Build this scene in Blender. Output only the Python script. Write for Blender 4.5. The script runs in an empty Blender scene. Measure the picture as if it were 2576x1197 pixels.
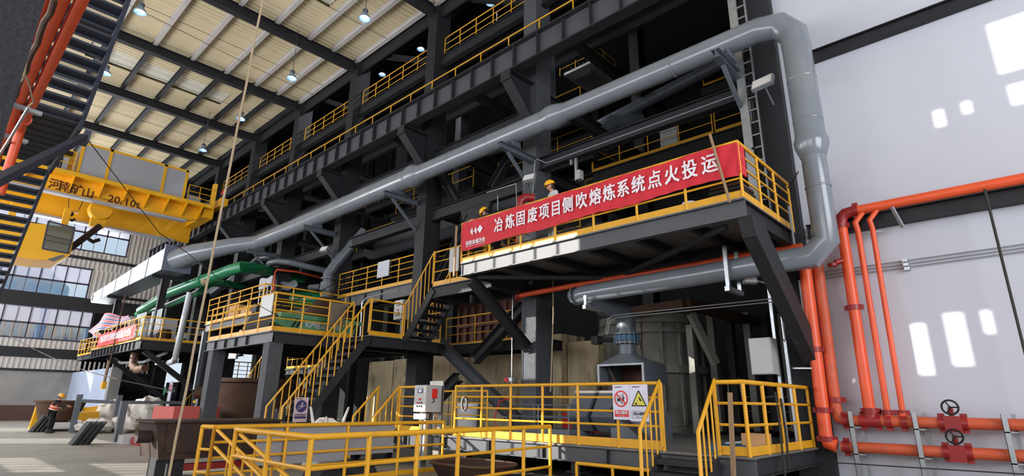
import bpy, math, random
from mathutils import Vector, Matrix
R = random.Random(7)
SC = bpy.context.scene
COL = SC.collection

# ------------------------------------------------------------------ camera
F, YAW, PIT, ROL, CZ = 1396.68, 0.755334694, 0.28925542, 0.0131319476, 1.6
_f = Vector((-math.sin(YAW)*math.cos(PIT), math.cos(YAW)*math.cos(PIT), math.sin(PIT)))
_r0 = Vector((math.cos(YAW), math.sin(YAW), 0)); _u0 = _r0.cross(_f)
_r = _r0*math.cos(ROL) + _u0*math.sin(ROL); _u = -_r0*math.sin(ROL) + _u0*math.cos(ROL)
cam = bpy.data.cameras.new('camera'); co = bpy.data.objects.new('camera', cam); COL.objects.link(co)
m = Matrix((_r, _u, -_f)).transposed().to_4x4(); m.translation = Vector((0, 0, CZ)); co.matrix_world = m
cam.sensor_width = 36; cam.lens = F/2576*36; cam.clip_start = 0.05; cam.clip_end = 500
SC.camera = co
SC.view_settings.view_transform = 'Standard'
try: SC.view_settings.look = 'None'
except Exception: pass
SC.view_settings.gamma = 1; SC.view_settings.use_curve_mapping = False
SC.view_settings.exposure = 0.0
try:
    SC.cycles.max_bounces = 7; SC.cycles.diffuse_bounces = 4; SC.cycles.glossy_bounces = 3
    SC.cycles.transparent_max_bounces = 12; SC.cycles.sample_clamp_indirect = 4
    SC.cycles.use_denoising = True
except Exception: pass

def s2l(c):
    return tuple((x/255/12.92 if x/255 <= .04045 else ((x/255+.055)/1.055)**2.4) for x in c)

# ------------------------------------------------------------------ sky, sun, area lamps for window daylight, added fill behind the camera
w = bpy.data.worlds.new('sky'); SC.world = w; w.use_nodes = True
bg = w.node_tree.nodes['Background']; bg.inputs[0].default_value = (*s2l((214, 228, 242)), 1); bg.inputs[1].default_value = 1.05
SUN_D = Vector((.536, .794, -.292)).normalized()
sl = bpy.data.lights.new('sun', 'SUN'); sl.energy = 8.5; sl.angle = math.radians(.2); sl.color = (1, .95, .86)
so = bpy.data.objects.new('sun', sl); COL.objects.link(so); so.rotation_euler = SUN_D.to_track_quat('-Z', 'Y').to_euler()

def area(name, loc, d, sx, sy, e, c=(1, 1, 1)):
    l = bpy.data.lights.new(name, 'AREA'); l.shape = 'RECTANGLE'; l.size = sx; l.size_y = sy; l.energy = e; l.color = c
    o = bpy.data.objects.new(name, l); COL.objects.link(o); o.location = loc
    o.rotation_euler = Vector(d).to_track_quat('-Z', 'Y').to_euler(); return o
for i, (x, e) in enumerate([(-45, 3200), (-31, 2800), (-16, 2000), (-2, 1100)]):
    area('window_daylight', (x, -8.6, 8.0), (0, 1, 0.28), 13, 9, e, (.95, .97, 1))
area('rear_fill', (13.5, 2, 8), (-1, 0.1, 0.15), 14, 11, 3600, (.93, .95, 1))  # added fill lamp before the blank rear wall, brightens the far end wall
area('left_window_daylight', (-52.9, 4.5, 10.5), (1, 0.1, .1), 11, 8, 1500, (.9, .95, 1))

# ------------------------------------------------------------------ materials
MATS = {}
def mat(name, col, rough=.6, metal=0, var=.12, scale=3, bump=0, bscale=30, dirt=None, dscale=1.2, damt=.5, stretch=(1, 1, 1), spec=.5, emit=None, alpha=None):
    m = bpy.data.materials.new(name); m.use_nodes = True; nt = m.node_tree; n = nt.nodes; L = nt.links
    b = n['Principled BSDF']; b.inputs['Roughness'].default_value = rough; b.inputs['Metallic'].default_value = metal
    b.inputs['Specular IOR Level'].default_value = spec
    tc = n.new('ShaderNodeTexCoord'); mp = n.new('ShaderNodeMapping'); mp.inputs['Scale'].default_value = stretch
    L.new(tc.outputs['Object'], mp.inputs[0])
    c = s2l(col)
    nz = n.new('ShaderNodeTexNoise'); nz.inputs['Scale'].default_value = scale; nz.inputs['Detail'].default_value = 5; L.new(mp.outputs[0], nz.inputs[0])
    cr = n.new('ShaderNodeValToRGB'); cr.color_ramp.elements[0].position = .3; cr.color_ramp.elements[1].position = .7
    cr.color_ramp.elements[0].color = (*[x*(1-var) for x in c], 1); cr.color_ramp.elements[1].color = (*[min(1, x*(1+var)) for x in c], 1)
    L.new(nz.outputs[0], cr.inputs[0]); out = cr.outputs[0]
    if dirt:
        d = n.new('ShaderNodeTexNoise'); d.inputs['Scale'].default_value = dscale; d.inputs['Detail'].default_value = 8; d.inputs['Roughness'].default_value = .7
        L.new(mp.outputs[0], d.inputs[0])
        r2 = n.new('ShaderNodeValToRGB'); r2.color_ramp.elements[0].position = .5; r2.color_ramp.elements[1].position = .68
        r2.color_ramp.elements[0].color = (0, 0, 0, 1); r2.color_ramp.elements[1].color = (damt, damt, damt, 1)
        L.new(d.outputs[0], r2.inputs[0])
        mx = n.new('ShaderNodeMix'); mx.data_type = 'RGBA'; L.new(r2.outputs[0], mx.inputs[0]); L.new(out, mx.inputs[6]); mx.inputs[7].default_value = (*s2l(dirt), 1); out = mx.outputs[2]
    L.new(out, b.inputs['Base Color'])
    if bump:
        bn = n.new('ShaderNodeTexNoise'); bn.inputs['Scale'].default_value = bscale; bn.inputs['Detail'].default_value = 4; L.new(tc.outputs['Object'], bn.inputs[0])
        bp = n.new('ShaderNodeBump'); bp.inputs['Strength'].default_value = bump; bp.inputs['Distance'].default_value = .02
        L.new(bn.outputs[0], bp.inputs['Height']); L.new(bp.outputs[0], b.inputs['Normal'])
    if emit:
        b.inputs['Emission Color'].default_value = (*s2l(emit[0]), 1); b.inputs['Emission Strength'].default_value = emit[1]
    MATS[name] = m; return m

mat('black_steel', (42, 43, 47), .6, 0, .15, 4, .25, 25, spec=.35)
mat('dark_steel2', (52, 58, 72), .6, 0, .12, 3)
mat('deep_steel', (34, 35, 38), .7, 0, .2, 3)
mat('web_steel', (78, 80, 86), .5, 0, .08, 2)
mat('fireproofed_steel', (76, 79, 84), .75, 0, .15, 6, .9, 14)
mat('rough_black', (44, 46, 50), .85, 0, .4, 30, 1, 60)
mat('yellow_paint', (226, 166, 34), .42, 0, .08, 5, 0, dirt=(150, 110, 50), dscale=2.5, damt=.35)
mat('crane_yellow', (240, 178, 20), .45, 0, .05, 2)
mat('grey_paint', (126, 133, 142), .2, .1, .06, 2, dirt=(150, 150, 145), dscale=.8, damt=.3)
mat('dark_grey_paint', (96, 103, 112), .4, .1, .1, 2)
mat('orange_paint', (232, 90, 48), .38, 0, .06, 3)
mat('dusty_orange', (205, 90, 55), .55, 0, .12, 2, dirt=(150, 110, 95), dscale=1.5, damt=.5)
mat('red_fitting', (150, 34, 34), .4, 0, .1, 4)
mat('white_wall', (198, 201, 212), .8, 0, .02, .6, .05, 6)
mat('concrete_floor', (150, 146, 138), .75, 0, .12, .8, .3, 8, dirt=(105, 100, 94), dscale=.35, damt=.6)
mat('deck_plate', (120, 120, 120), .6, .2, .15, 2, .3, 20, dirt=(150, 140, 125), dscale=1, damt=.5)
mat('roof_sheet', (220, 205, 170), .7, 0, .04, 1, dirt=(170, 158, 138), dscale=.5, damt=.3)
mat('skylight_sheet', (226, 222, 208), .6, 0, .05, 2)
mat('cladding', (196, 192, 190), .6, 0, .06, 1)
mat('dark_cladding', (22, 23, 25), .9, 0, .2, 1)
mat('concrete_wall', (150, 149, 147), .85, 0, .1, .7, .2, 10, dirt=(110, 110, 110), dscale=.4, damt=.5)
mat('blue_concrete', (170, 182, 206), .85, 0, .08, .7, .2, 10)
mat('tan_concrete', (200, 184, 152), .85, 0, .18, 2.5, .4, 12, dirt=(48, 42, 36), dscale=.9, damt=.95, stretch=(1, 1, .25))
mat('red_brown_band', (88, 64, 58), .8, 0, .1, 1)
mat('brown_machine', (92, 58, 48), .6, .1, .2, 2)
mat('rust_cast', (46, 26, 18), .75, 0, .3, 2, .5, 12, dirt=(110, 84, 66), dscale=1.1, damt=.15)
mat('pot_brown', (84, 60, 44), .65, .2, .2, 2, .3, 10)
mat('primer_red', (190, 84, 74), .6, 0, .06, 1)
mat('galvanised', (184, 190, 196), .32, .75, .1, 6)
mat('duct_metal', (104, 114, 132), .35, .15, .06, 1.5)
mat('galvanised_dull', (160, 166, 172), .5, .4, .1, 6)
mat('green_pipe', (26, 120, 76), .25, 0, .08, 2)
mat('cart_green', (92, 150, 110), .5, 0, .1, 3)
mat('banner_red', (206, 36, 52), .65, 0, .05, 3, .3, 4, stretch=(.4, 1, 3))
mat('banner_far', (214, 62, 58), .65, 0, .08, 3)
mat('white_print', (236, 232, 238), .6, 0, .02, 3)
mat('sign_white', (214, 214, 232), .5, 0, .02, 3)
mat('sign_pink', (206, 184, 186), .5, 0, .03, 3)
mat('sign_red', (214, 38, 34), .5, 0, .02, 3)
mat('sign_black', (30, 32, 34), .5, 0, .05, 3)
mat('sign_yellow', (222, 214, 70), .5, 0, .02, 3)
mat('sign_blue', (52, 52, 106), .5, 0, .05, 3)
mat('crane_text', (80, 26, 14), .5, 0, .05, 3)
mat('crane_grey', (172, 174, 182), .4, .1, .03, 1)
mat('box_grey', (178, 180, 178), .45, .1, .03, 2)
mat('stainless', (150, 146, 140), .35, .7, .08, 3)
mat('window_frame', (60, 56, 74), .5, 0, .05, 2)
mat('rubber_black', (20, 20, 22), .7, 0, .2, 5)
mat('rope', (176, 158, 128), .9, 0, .15, 30, .6, 60)
mat('wood', (150, 124, 96), .8, 0, .2, 8, .4, 30, stretch=(4, 4, .4))
mat('cardboard', (206, 160, 112), .8, 0, .05, 3)
mat('white_bag', (214, 208, 200), .7, 0, .06, 4, .5, 6)
mat('cloth_white', (196, 196, 198), .75, 0, .05, 8, .2, 20)
mat('cloth_grey', (176, 178, 184), .85, 0, .06, 8, .3, 20)
mat('cloth_navy', (26, 28, 48), .85, 0, .1, 8)
mat('cloth_dark', (28, 28, 36), .85, 0, .1, 8)
mat('hivis', (238, 88, 52), .7, 0, .05, 8)
mat('hivis_band', (220, 214, 200), .5, 0, .05, 8)
mat('helmet_yellow', (246, 184, 24), .3, 0, .03, 5)
mat('helmet_red', (214, 40, 44), .3, 0, .03, 5)
mat('skin', (198, 142, 116), .6, 0, .05, 12)
mat('hair', (22, 18, 18), .7, 0, .2, 30)
mat('valve_blue', (30, 92, 130), .45, .1, .1, 5)
mat('panel_grey', (142, 143, 148), .5, .1, .02, 1)
mat('furnace_steel', (150, 149, 144), .7, .1, .12, 1.2, .2, 8, dirt=(60, 56, 50), dscale=.8, damt=.6)
mat('rusty_beam', (84, 62, 50), .8, 0, .2, 2, .4, 12)
mat('out_tank', (160, 184, 206), .7, 0, .05, 1)
mat('out_white', (226, 226, 222), .7, 0, .05, 1)
mat('out_blue', (120, 150, 190), .7, 0, .05, 1)
mat('out_orange', (222, 180, 140), .7, 0, .05, 1)
mat('out_green', (60, 170, 120), .7, 0, .05, 1)
mat('out_ground', (190, 188, 182), .9, 0, .05, .3)
mat('lamp_glow', (255, 255, 255), .5, emit=((235, 244, 255), 14))
mat('flood_glass', (226, 222, 206), .3, 0, .03, 3)
mat('lamp_shade', (150, 176, 204), .35, .3, .03, 3)
mat('cable', (46, 42, 38), .7, 0, .1, 5)

# window panes: clear and hatched glass
def glass(name, tint, fac, hatch=False):
    m = bpy.data.materials.new(name); m.use_nodes = True; nt = m.node_tree; n = nt.nodes; L = nt.links; n.clear()
    o = n.new('ShaderNodeOutputMaterial'); mx = n.new('ShaderNodeMixShader'); t = n.new('ShaderNodeBsdfTransparent'); t.inputs[0].default_value = (*tint, 1)
    if hatch:
        g = n.new('ShaderNodeBsdfTranslucent'); g.inputs[0].default_value = (.5, .49, .53, 1)
        tc = n.new('ShaderNodeTexCoord'); wv = n.new('ShaderNodeTexWave'); wv.bands_direction = 'DIAGONAL'; wv.inputs['Scale'].default_value = 5; L.new(tc.outputs['Object'], wv.inputs[0])
        mr = n.new('ShaderNodeMapRange'); mr.inputs[3].default_value = fac; mr.inputs[4].default_value = fac+.25; L.new(wv.outputs[1], mr.inputs[0]); L.new(mr.outputs[0], mx.inputs[0])
    else:
        g = n.new('ShaderNodeBsdfGlossy'); g.inputs['Roughness'].default_value = .08; g.inputs[0].default_value = (.8, .85, .9, 1); mx.inputs[0].default_value = fac
    L.new(t.outputs[0], mx.inputs[1]); L.new(g.outputs[0], mx.inputs[2]); L.new(mx.outputs[0], o.inputs[0]); MATS[name] = m
glass('clear_glass', (.93, .97, 1), .08); glass('hatched_glass', (.84, .85, .92), .3, True); glass('cab_glass', (.6, .68, .7), .35)
# clear polythene sheet
glass('polythene', (.86, .8, .78), .35, True)
# striped tarpaulin
def tarp():
    m = mat('striped_tarp', (190, 60, 60), .6); nt = m.node_tree; n = nt.nodes; L = nt.links; b = n['Principled BSDF']
    tc = n.new('ShaderNodeTexCoord'); sp = n.new('ShaderNodeSeparateXYZ'); L.new(tc.outputs['UV'], sp.inputs[0])
    mu = n.new('ShaderNodeMath'); mu.operation = 'MULTIPLY'; mu.inputs[1].default_value = 4; L.new(sp.outputs[1], mu.inputs[0])
    fr = n.new('ShaderNodeMath'); fr.operation = 'FRACT'; L.new(mu.outputs[0], fr.inputs[0])
    cr = n.new('ShaderNodeValToRGB'); cr.color_ramp.interpolation = 'CONSTANT'; e = cr.color_ramp.elements
    e[0].color = (*s2l((206, 60, 58)), 1); e[1].position = .33; e[1].color = (*s2l((214, 206, 214)), 1)
    x = e.new(.48); x.color = (*s2l((62, 62, 130)), 1); x = e.new(.85); x.color = (*s2l((214, 206, 214)), 1)
    L.new(fr.outputs[0], cr.inputs[0]); L.new(cr.outputs[0], b.inputs['Base Color'])
tarp()

# ------------------------------------------------------------------ mesh helpers
def V(*a): return Vector(a)
def frame(d, up=(0, 0, 1)):
    d = Vector(d).normalized(); up = Vector(up)
    if abs(d.dot(up.normalized())) > .99: up = Vector((0, 1, 0)) if abs(d.y) < .9 else Vector((1, 0, 0))
    s = d.cross(up).normalized(); return d, s, s.cross(d).normalized()
class MB:
    def __init__(s): s.v = []; s.f = []; s.uv = None
    def add(s, vs, fs):
        b = len(s.v); s.v += [tuple(x) for x in vs]; s.f += [tuple(i+b for i in f) for f in fs]; return s
    def box(s, c, z, rz=0):
        c = Vector(c); h = [x/2 for x in z]; vs = []
        for i in range(8):
            p = Vector(((-1 if i & 1 == 0 else 1)*h[0], (-1 if i & 2 == 0 else 1)*h[1], (-1 if i & 4 == 0 else 1)*h[2]))
            if rz: p.rotate(Matrix.Rotation(rz, 3, 'Z'))
            vs.append(c+p)
        return s.add(vs, [(0, 2, 3, 1), (4, 5, 7, 6), (0, 1, 5, 4), (2, 6, 7, 3), (0, 4, 6, 2), (1, 3, 7, 5)])
    def bb(s, a, b): return s.box([(a[i]+b[i])/2 for i in range(3)], [abs(b[i]-a[i]) for i in range(3)])
    def prism(s, poly, ax, a, b):      # polygon in the two other axes, extruded along ax from a to b
        k = {'x': (1, 2, 0), 'y': (0, 2, 1), 'z': (0, 1, 2)}[ax]; n = len(poly); vs = []
        for t in (a, b):
            for p in poly:
                q = [0, 0, 0]; q[k[0]] = p[0]; q[k[1]] = p[1]; q[k[2]] = t; vs.append(q)
        return s.add(vs, [tuple(range(n))[::-1], tuple(range(n, 2*n))]+[(i, (i+1) % n, n+(i+1) % n, n+i) for i in range(n)])
    def sweep(s, prof, a, b, up=(0, 0, 1)):   # closed profile (side, up) swept from a to b
        a = Vector(a); b = Vector(b); d, sd, u = frame(b-a, up); n = len(prof)
        vs = [p+sd*x+u*y for p in (a, b) for x, y in prof]
        return s.add(vs, [tuple(range(n)), tuple(range(n, 2*n))[::-1]]+[(i, n+i, n+(i+1) % n, (i+1) % n) for i in range(n)])
    def bar(s, a, b, w, h, up=(0, 0, 1)): return s.sweep([(-w/2, -h/2), (w/2, -h/2), (w/2, h/2), (-w/2, h/2)], a, b, up)
    def ib(s, a, b, h, w, tf=.02, tw=.015, up=(0, 0, 1)):
        return s.sweep([(-w/2, -h/2), (w/2, -h/2), (w/2, -h/2+tf), (tw/2, -h/2+tf), (tw/2, h/2-tf), (w/2, h/2-tf), (w/2, h/2), (-w/2, h/2), (-w/2, h/2-tf), (-tw/2, h/2-tf), (-tw/2, -h/2+tf), (-w/2, -h/2+tf)], a, b, up)
    def tube(s, pts, r, seg=10, cap=True, closed=False):
        pts = [Vector(p) for p in pts]; n = len(pts); rs = r if isinstance(r, (list, tuple)) else [r]*n
        b = len(s.v); pu = None
        for i, p in enumerate(pts):
            if closed: d = (pts[(i+1) % n]-pts[i-1])
            else: d = (pts[min(i+1, n-1)]-pts[max(i-1, 0)])
            d = d.normalized(); k = 1
            if 0 < i < n-1 or closed:
                a1 = (pts[i]-pts[i-1]).normalized(); a2 = (pts[(i+1) % n]-pts[i]).normalized()
                if a1.length and a2.length:
                    d = (a1+a2).normalized() if (a1+a2).length > 1e-6 else a1; cc = max(.45, math.sqrt(max(0, (1+a1.dot(a2))/2)))
                else: cc = 1
            else: cc = 1
            if pu is None: _, sd, u = frame(d)
            else:
                u = (pu-d*pu.dot(d)).normalized(); sd = d.cross(u)
            pu = u
            if cc < .999:
                ax = (a1.cross(a2)).normalized(); mi = ax.cross(d).normalized()
            for j in range(seg):
                t = 2*math.pi*j/seg; o = (sd*math.cos(t)+u*math.sin(t))*rs[i]
                if cc < .999: o = o+mi*(o.dot(mi)*(1/cc-1))
                s.v.append(tuple(p+o))
        m_ = n if closed else n-1
        for i in range(m_):
            for j in range(seg):
                a = b+i*seg+j; c = b+i*seg+(j+1) % seg; a2 = b+((i+1) % n)*seg+j; c2 = b+((i+1) % n)*seg+(j+1) % seg
                s.f.append((a, c, c2, a2))
        if cap and not closed: s.f.append(tuple(b+j for j in range(seg))[::-1]); s.f.append(tuple(b+(n-1)*seg+j for j in range(seg)))
        return s
    def lathe(s, prof, c=(0, 0, 0), ax='z', seg=20, a0=0, a1=2*math.pi):     # prof: (radius, height)
        b = len(s.v); n = len(prof); full = abs(a1-a0-2*math.pi) < 1e-6; ns = seg if full else seg+1
        for i in range(ns):
            t = a0+(a1-a0)*i/seg; ct, st = math.cos(t), math.sin(t)
            for r, h in prof:
                p = {'z': (r*ct, r*st, h), 'x': (h, r*ct, r*st), 'y': (r*ct, h, r*st)}[ax]; s.v.append((p[0]+c[0], p[1]+c[1], p[2]+c[2]))
        for i in range(ns if full else ns-1):
            for j in range(n-1):
                a = b+i*n+j; c2 = b+((i+1) % ns)*n+j; s.f.append((a, c2, c2+1, a+1))
        return s
    def grid(s, fn, nu, nv):
        b = len(s.v); s.uv = s.uv or {}
        for i in range(nu+1):
            for j in range(nv+1): s.uv[len(s.v)] = (i/nu, j/nv); s.v.append(tuple(fn(i/nu, j/nv)))
        for i in range(nu):
            for j in range(nv): a = b+i*(nv+1)+j; s.f.append((a, a+nv+1, a+nv+2, a+1))
        return s
    def mesh(s, name, m, smooth=None, org=None):
        me = bpy.data.meshes.new(name); vs = s.v
        if org is not None: vs = [(x-org[0], y-org[1], z-org[2]) for x, y, z in vs]
        me.from_pydata(vs, [], s.f); me.materials.append(MATS[m])
        if s.uv:
            l = me.uv_layers.new(name='uv'); 
            for lp in me.loops: l.data[lp.index].uv = s.uv.get(lp.vertex_index, (0, 0))
        if smooth:
            me.polygons.foreach_set('use_smooth', [True]*len(me.polygons))
            try: me.set_sharp_from_angle(angle=math.radians(smooth if smooth is not True else 40))
            except Exception: pass
        me.update(); return me
    def build(s, name, m, parent=None, smooth=None, kind=None, label=None):
        org = ROOTLOC.get(parent.name) if parent is not None and parent.name in ROOTLOC else None
        if parent is None:          # origin at the middle of the base
            xs = [v[0] for v in s.v]; ys = [v[1] for v in s.v]; zs = [v[2] for v in s.v]
            org = ((min(xs)+max(xs))/2, (min(ys)+max(ys))/2, min(zs))
        me = s.mesh(name, m, smooth, org); o = bpy.data.objects.new(name, me); COL.objects.link(o)
        if parent is not None:
            o.parent = parent
            if parent.name in ROOTLOC: ROOTLOC[o.name] = ROOTLOC[parent.name]
        else: o.location = org; ROOTLOC[o.name] = org
        if kind: o['kind'] = kind
        if label: o['label'] = label
        return o
ROOTLOC = {}
def thing(name, label, cat, loc, group=None):
    o = bpy.data.objects.new(name, None); COL.objects.link(o); o.location = loc; o.empty_display_size = .2
    o['label'] = label; o['category'] = cat
    if group: o['group'] = group
    ROOTLOC[o.name] = tuple(loc); return o
def tag(o, label, cat, group=None):
    o['label'] = label; o['category'] = cat
    if group: o['group'] = group
    return o
def place(me, name, loc, parent=None, rot=None, kind=None):      # one more object on a shared mesh, world position
    o = bpy.data.objects.new(name, me); COL.objects.link(o)
    org = ROOTLOC.get(parent.name, (0, 0, 0)) if parent is not None else (0, 0, 0)
    o.location = [loc[i]-org[i] for i in range(3)]
    if rot: o.rotation_euler = rot
    if parent is not None: o.parent = parent
    if kind: o['kind'] = kind
    return o
def at(px, py, ax, v):            # the point where a sight line through a pixel meets a plane of the building
    d = _r*((px-1288)/F)-_u*((py-598.5)/F)+_f; k = 'xyz'.index(ax); c = Vector((0, 0, CZ)); return c+d*((v-c[k])/d[k])

_post = {}
def post_mesh(h, r, sq=False):
    k = (round(h, 3), r, sq)
    if k not in _post:
        b = MB(); b.box((0, 0, h/2), (2*r, 2*r, h)) if sq else b.tube([(0, 0, 0), (0, 0, h)], r, 8)
        _post[k] = b.mesh('post', 'yellow_paint', 60)
    return _post[k]
def railing(label, pts, h=1.15, n=2, toe=.12, sp=1.1, r=.024, group=None, name='guard_rail', skip=(), endpost=True):
    pts = [Vector(p) for p in pts]; t = thing(name, label, 'railing', pts[0], group)
    MB().tube([p+V(0, 0, h) for p in pts], r*1.15, 8).build('handrail', 'yellow_paint', t, 50)
    for i in range(n):
        z = toe+(h-toe)*(i+1)/(n+1)
        MB().tube([p+V(0, 0, z) for p in pts], r*.75, 6).build('mid_rail', 'yellow_paint', t, 50)
    if toe:
        b = MB()
        for a, c in zip(pts, pts[1:]): b.bar(a+V(0, 0, toe/2+.01), c+V(0, 0, toe/2+.01), .012, toe)
        b.build('toe_board', 'yellow_paint', t)
    me = post_mesh(h, r); done = []
    for k, (a, c) in enumerate(zip(pts, pts[1:])):
        if (c-a).xy.length < .02: continue
        m_ = max(1, round((c-a).length/sp))
        for i in range(m_+1):
            p = a.lerp(c, i/m_)
            if all((p-q).length > .15 for q in done): place(me, 'post', p, t); done.append(p)
    return t
def stair_rail(label, a, b, h=1.05, n=7, ext=True, group=None, r=.024, name='stair_handrail'):   # a lower, b upper nosing line
    a = Vector(a); b = Vector(b); t = thing(name, label, 'handrail', a, group)
    MB().tube([a, a+V(0, 0, h), b+V(0, 0, h), b+V(0, 0, 0)], r*1.1, 8).build('handrail', 'yellow_paint', t, 50)
    me = post_mesh(h, r*.7)
    for i in range(1, n): place(me, 'baluster', a.lerp(b, i/n), t)
    return t
def stairs(label, a, b, side, width, n, name='steel_stair', cat='stair', dep=.24, matn='black_steel', group=None, sh=.26):
    a = Vector(a); b = Vector(b); side = Vector(side).normalized(); t = thing(name, label, cat, a, group)
    run = (b-a); hd = Vector((run.x, run.y, 0)).normalized()
    for k in (0, 1):
        o = side*width*k; MB().bar(a+o-V(0, 0, .1), b+o-V(0, 0, .1), .05, sh).build('stringer', matn, t)
    me = None
    for i in range(n):
        p = a.lerp(b, (i+.5)/n)
        if me is None:
            q = MB(); d = hd*dep/2; w1 = side*.03; w2 = side*(width-.03)
            vs = [w1-d, w2-d, w2+d, w1+d]; q.add([v+V(0, 0, z) for z in (-.04, 0) for v in vs], [(0, 3, 2, 1), (4, 5, 6, 7), (0, 1, 5, 4), (1, 2, 6, 5), (2, 3, 7, 6), (3, 0, 4, 7)])
            q.add([v+V(0, 0, z) for z in (-.09, -.04) for v in (w1-d, w2-d, w2-d+hd*.02, w1-d+hd*.02)], [(0, 3, 2, 1), (4, 5, 6, 7), (0, 1, 5, 4), (1, 2, 6, 5), (2, 3, 7, 6), (3, 0, 4, 7)])
            me = q.mesh('tread', matn)
        place(me, 'tread', p, t)
    return t

_dg = None
def text_mesh(body, size=1.0, depth=.004, bold=0.0):
    c = bpy.data.curves.new('t', 'FONT'); c.body = body; c.size = size; c.extrude = depth
    c.align_x = 'CENTER'; c.align_y = 'CENTER'; c.resolution_u = 2
    o = bpy.data.objects.new('t', c); COL.objects.link(o); bpy.context.view_layer.update()
    me = bpy.data.meshes.new_from_object(o.evaluated_get(bpy.context.evaluated_depsgraph_get()))
    bpy.data.objects.remove(o)
    if bold:              # thicken the strokes with slightly shifted copies of the glyph
        import numpy as np
        n = len(me.vertices); co_ = np.zeros(n*3); me.vertices.foreach_get('co', co_); co_ = co_.reshape(-1, 3)
        fs = [tuple(p.vertices) for p in me.polygons]; vs = []; ff = []
        for k, (dx, dy) in enumerate(((0, 0), (bold, bold*.6), (-bold, bold*.6), (bold, -bold*.6), (-bold, -bold*.6))):
            vs += [(x+dx, y+dy, z+.0003*k) for x, y, z in co_]; ff += [tuple(i+k*n for i in f) for f in fs]
        me = bpy.data.meshes.new('t'); me.from_pydata(vs, [], ff); me.update()
    return me
def put_text(body, size, pos, right, up, m, parent, name='lettering', sx=1.0, bold=0.0, depth=.003):
    me = text_mesh(body, size, depth, bold); me.materials.clear(); me.materials.append(MATS[m])
    rx = Vector(right).normalized(); u = Vector(up).normalized(); nz = rx.cross(u).normalized()
    org = Vector(ROOTLOC.get(parent.name, (0, 0, 0)))
    M = Matrix((rx*sx, u, nz)).transposed().to_4x4(); M.translation = Vector(pos)-org
    me.transform(M); me.name = name
    o = bpy.data.objects.new(name, me); COL.objects.link(o); o.parent = parent; return o
def corrugated(a, b, u, hgt, pitch=.25, d=.03, nrm=(0, 1, 0)):   # sheet from a to b, rising hgt along u
    a = Vector(a); b = Vector(b); u = Vector(u); nrm = Vector(nrm); L_ = (b-a).length; n = max(1, int(L_/pitch)); dr = (b-a)/n; q = MB(); vs = []
    for i in range(n):
        for t, h in ((0, 0), (.55, 0), (.65, 1), (.9, 1)): vs.append(a+dr*(i+t)+nrm*d*h)
    vs.append(b); k = len(vs)
    q.v = [tuple(v) for v in vs]+[tuple(v+u*hgt) for v in vs]; q.f = [(i, i+1, k+i+1, k+i) for i in range(k-1)]; return q

# ================================================================== SETTING
XW, XE, YF, YB = -53.6, 14.5, -9.0, 28.0        # end wall, wall behind the camera, window wall, back of the furnace bay
ZR = 18.45                                       # underside of the rafters in the crane bay
CX = [-3.75, -11.45, -17.35, -23.95, -30.25, -36.5, -42.9, -49.3]   # facade columns
def struct(o): o['kind'] = 'structure'; return o
fl = struct(MB().bb((XW-.3, YF-.3, -.3), (XE+.3, YB+.3, 0)).build('floor', 'concrete_floor'))
# window wall: solid wall with window openings, each with its frame bars
opens = [(-50, -46, 3.6, 5.4), (-39.4, -35.7, 4.2, 5.6), (-31.5, -24.6, 3.6, 3.95), (-29, -24.6, 4.1, 4.5), (-26.9, -24.6, 1.8, 3.4), (-26.9, -20.5, 4.68, 5.6), (-26.2, -20.0, 7.15, 8.3),
         (-26.6, -20.2, 11.85, 12.5), (-26.75, -26.05, 10.4, 11.85), (-48, -40, 8, 12),
         (-16.95, -16.55, 10.4, 11.45), (-16.4, -15.95, 10.55, 11.6), (-15.85, -15.55, 11.1, 11.6), (-15.88, -15.56, 15.25, 15.7), (-15.42, -15.12, 15.38, 15.72),
         (-14.76, -13.4, 16.0, 17.2), (-14.7, -13.4, 15.3, 15.8), (-18.3, -17.9, 10.3, 10.8)]
xs = sorted({XW-.3, XE+.3}|{o[0] for o in opens}|{o[1] for o in opens}); zs = sorted({0, 19.2}|{o[2] for o in opens}|{o[3] for o in opens})
q = MB()
for z0, z1 in zip(zs, zs[1:]):
    run = None
    for x0, x1 in zip(xs, xs[1:]):
        hole = any(o[0] <= x0 and x1 <= o[1] and o[2] <= z0 and z1 <= o[3] for o in opens)
        if hole:
            if run: q.bb((run[0], YF-.25, z0), (run[1], YF, z1)); run = None
        else: run = (run[0], x1) if run else (x0, x1)
    if run: q.bb((run[0], YF-.25, z0), (run[1], YF, z1))
wf = struct(q.build('wall_front', 'cladding'))
q = MB()
for x0, x1, z0, z1 in opens:
    if x1-x0 > 2:
        k = round((x1-x0)/.75)
        for i in range(1, k): q.bb((x0+(x1-x0)*i/k-.025, YF-.16, z0), (x0+(x1-x0)*i/k+.025, YF-.1, z1))
    if z1-z0 > 1.5: q.bb((x0, YF-.16, (z0+z1)/2-.04), (x1, YF-.1, (z0+z1)/2+.04))
q.build('window_bars', 'window_frame', wf)
# wall behind the camera, with a doorway left of the view
struct(MB().bb((XE, YF, 0), (XE+.25, 13.2, 19.2)).build('wall_right', 'white_wall'))
struct(MB().bb((-3.4, 13.25, 0), (XE+.25, 13.6, 19.4)).build('wall_back', 'white_wall'))
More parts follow.
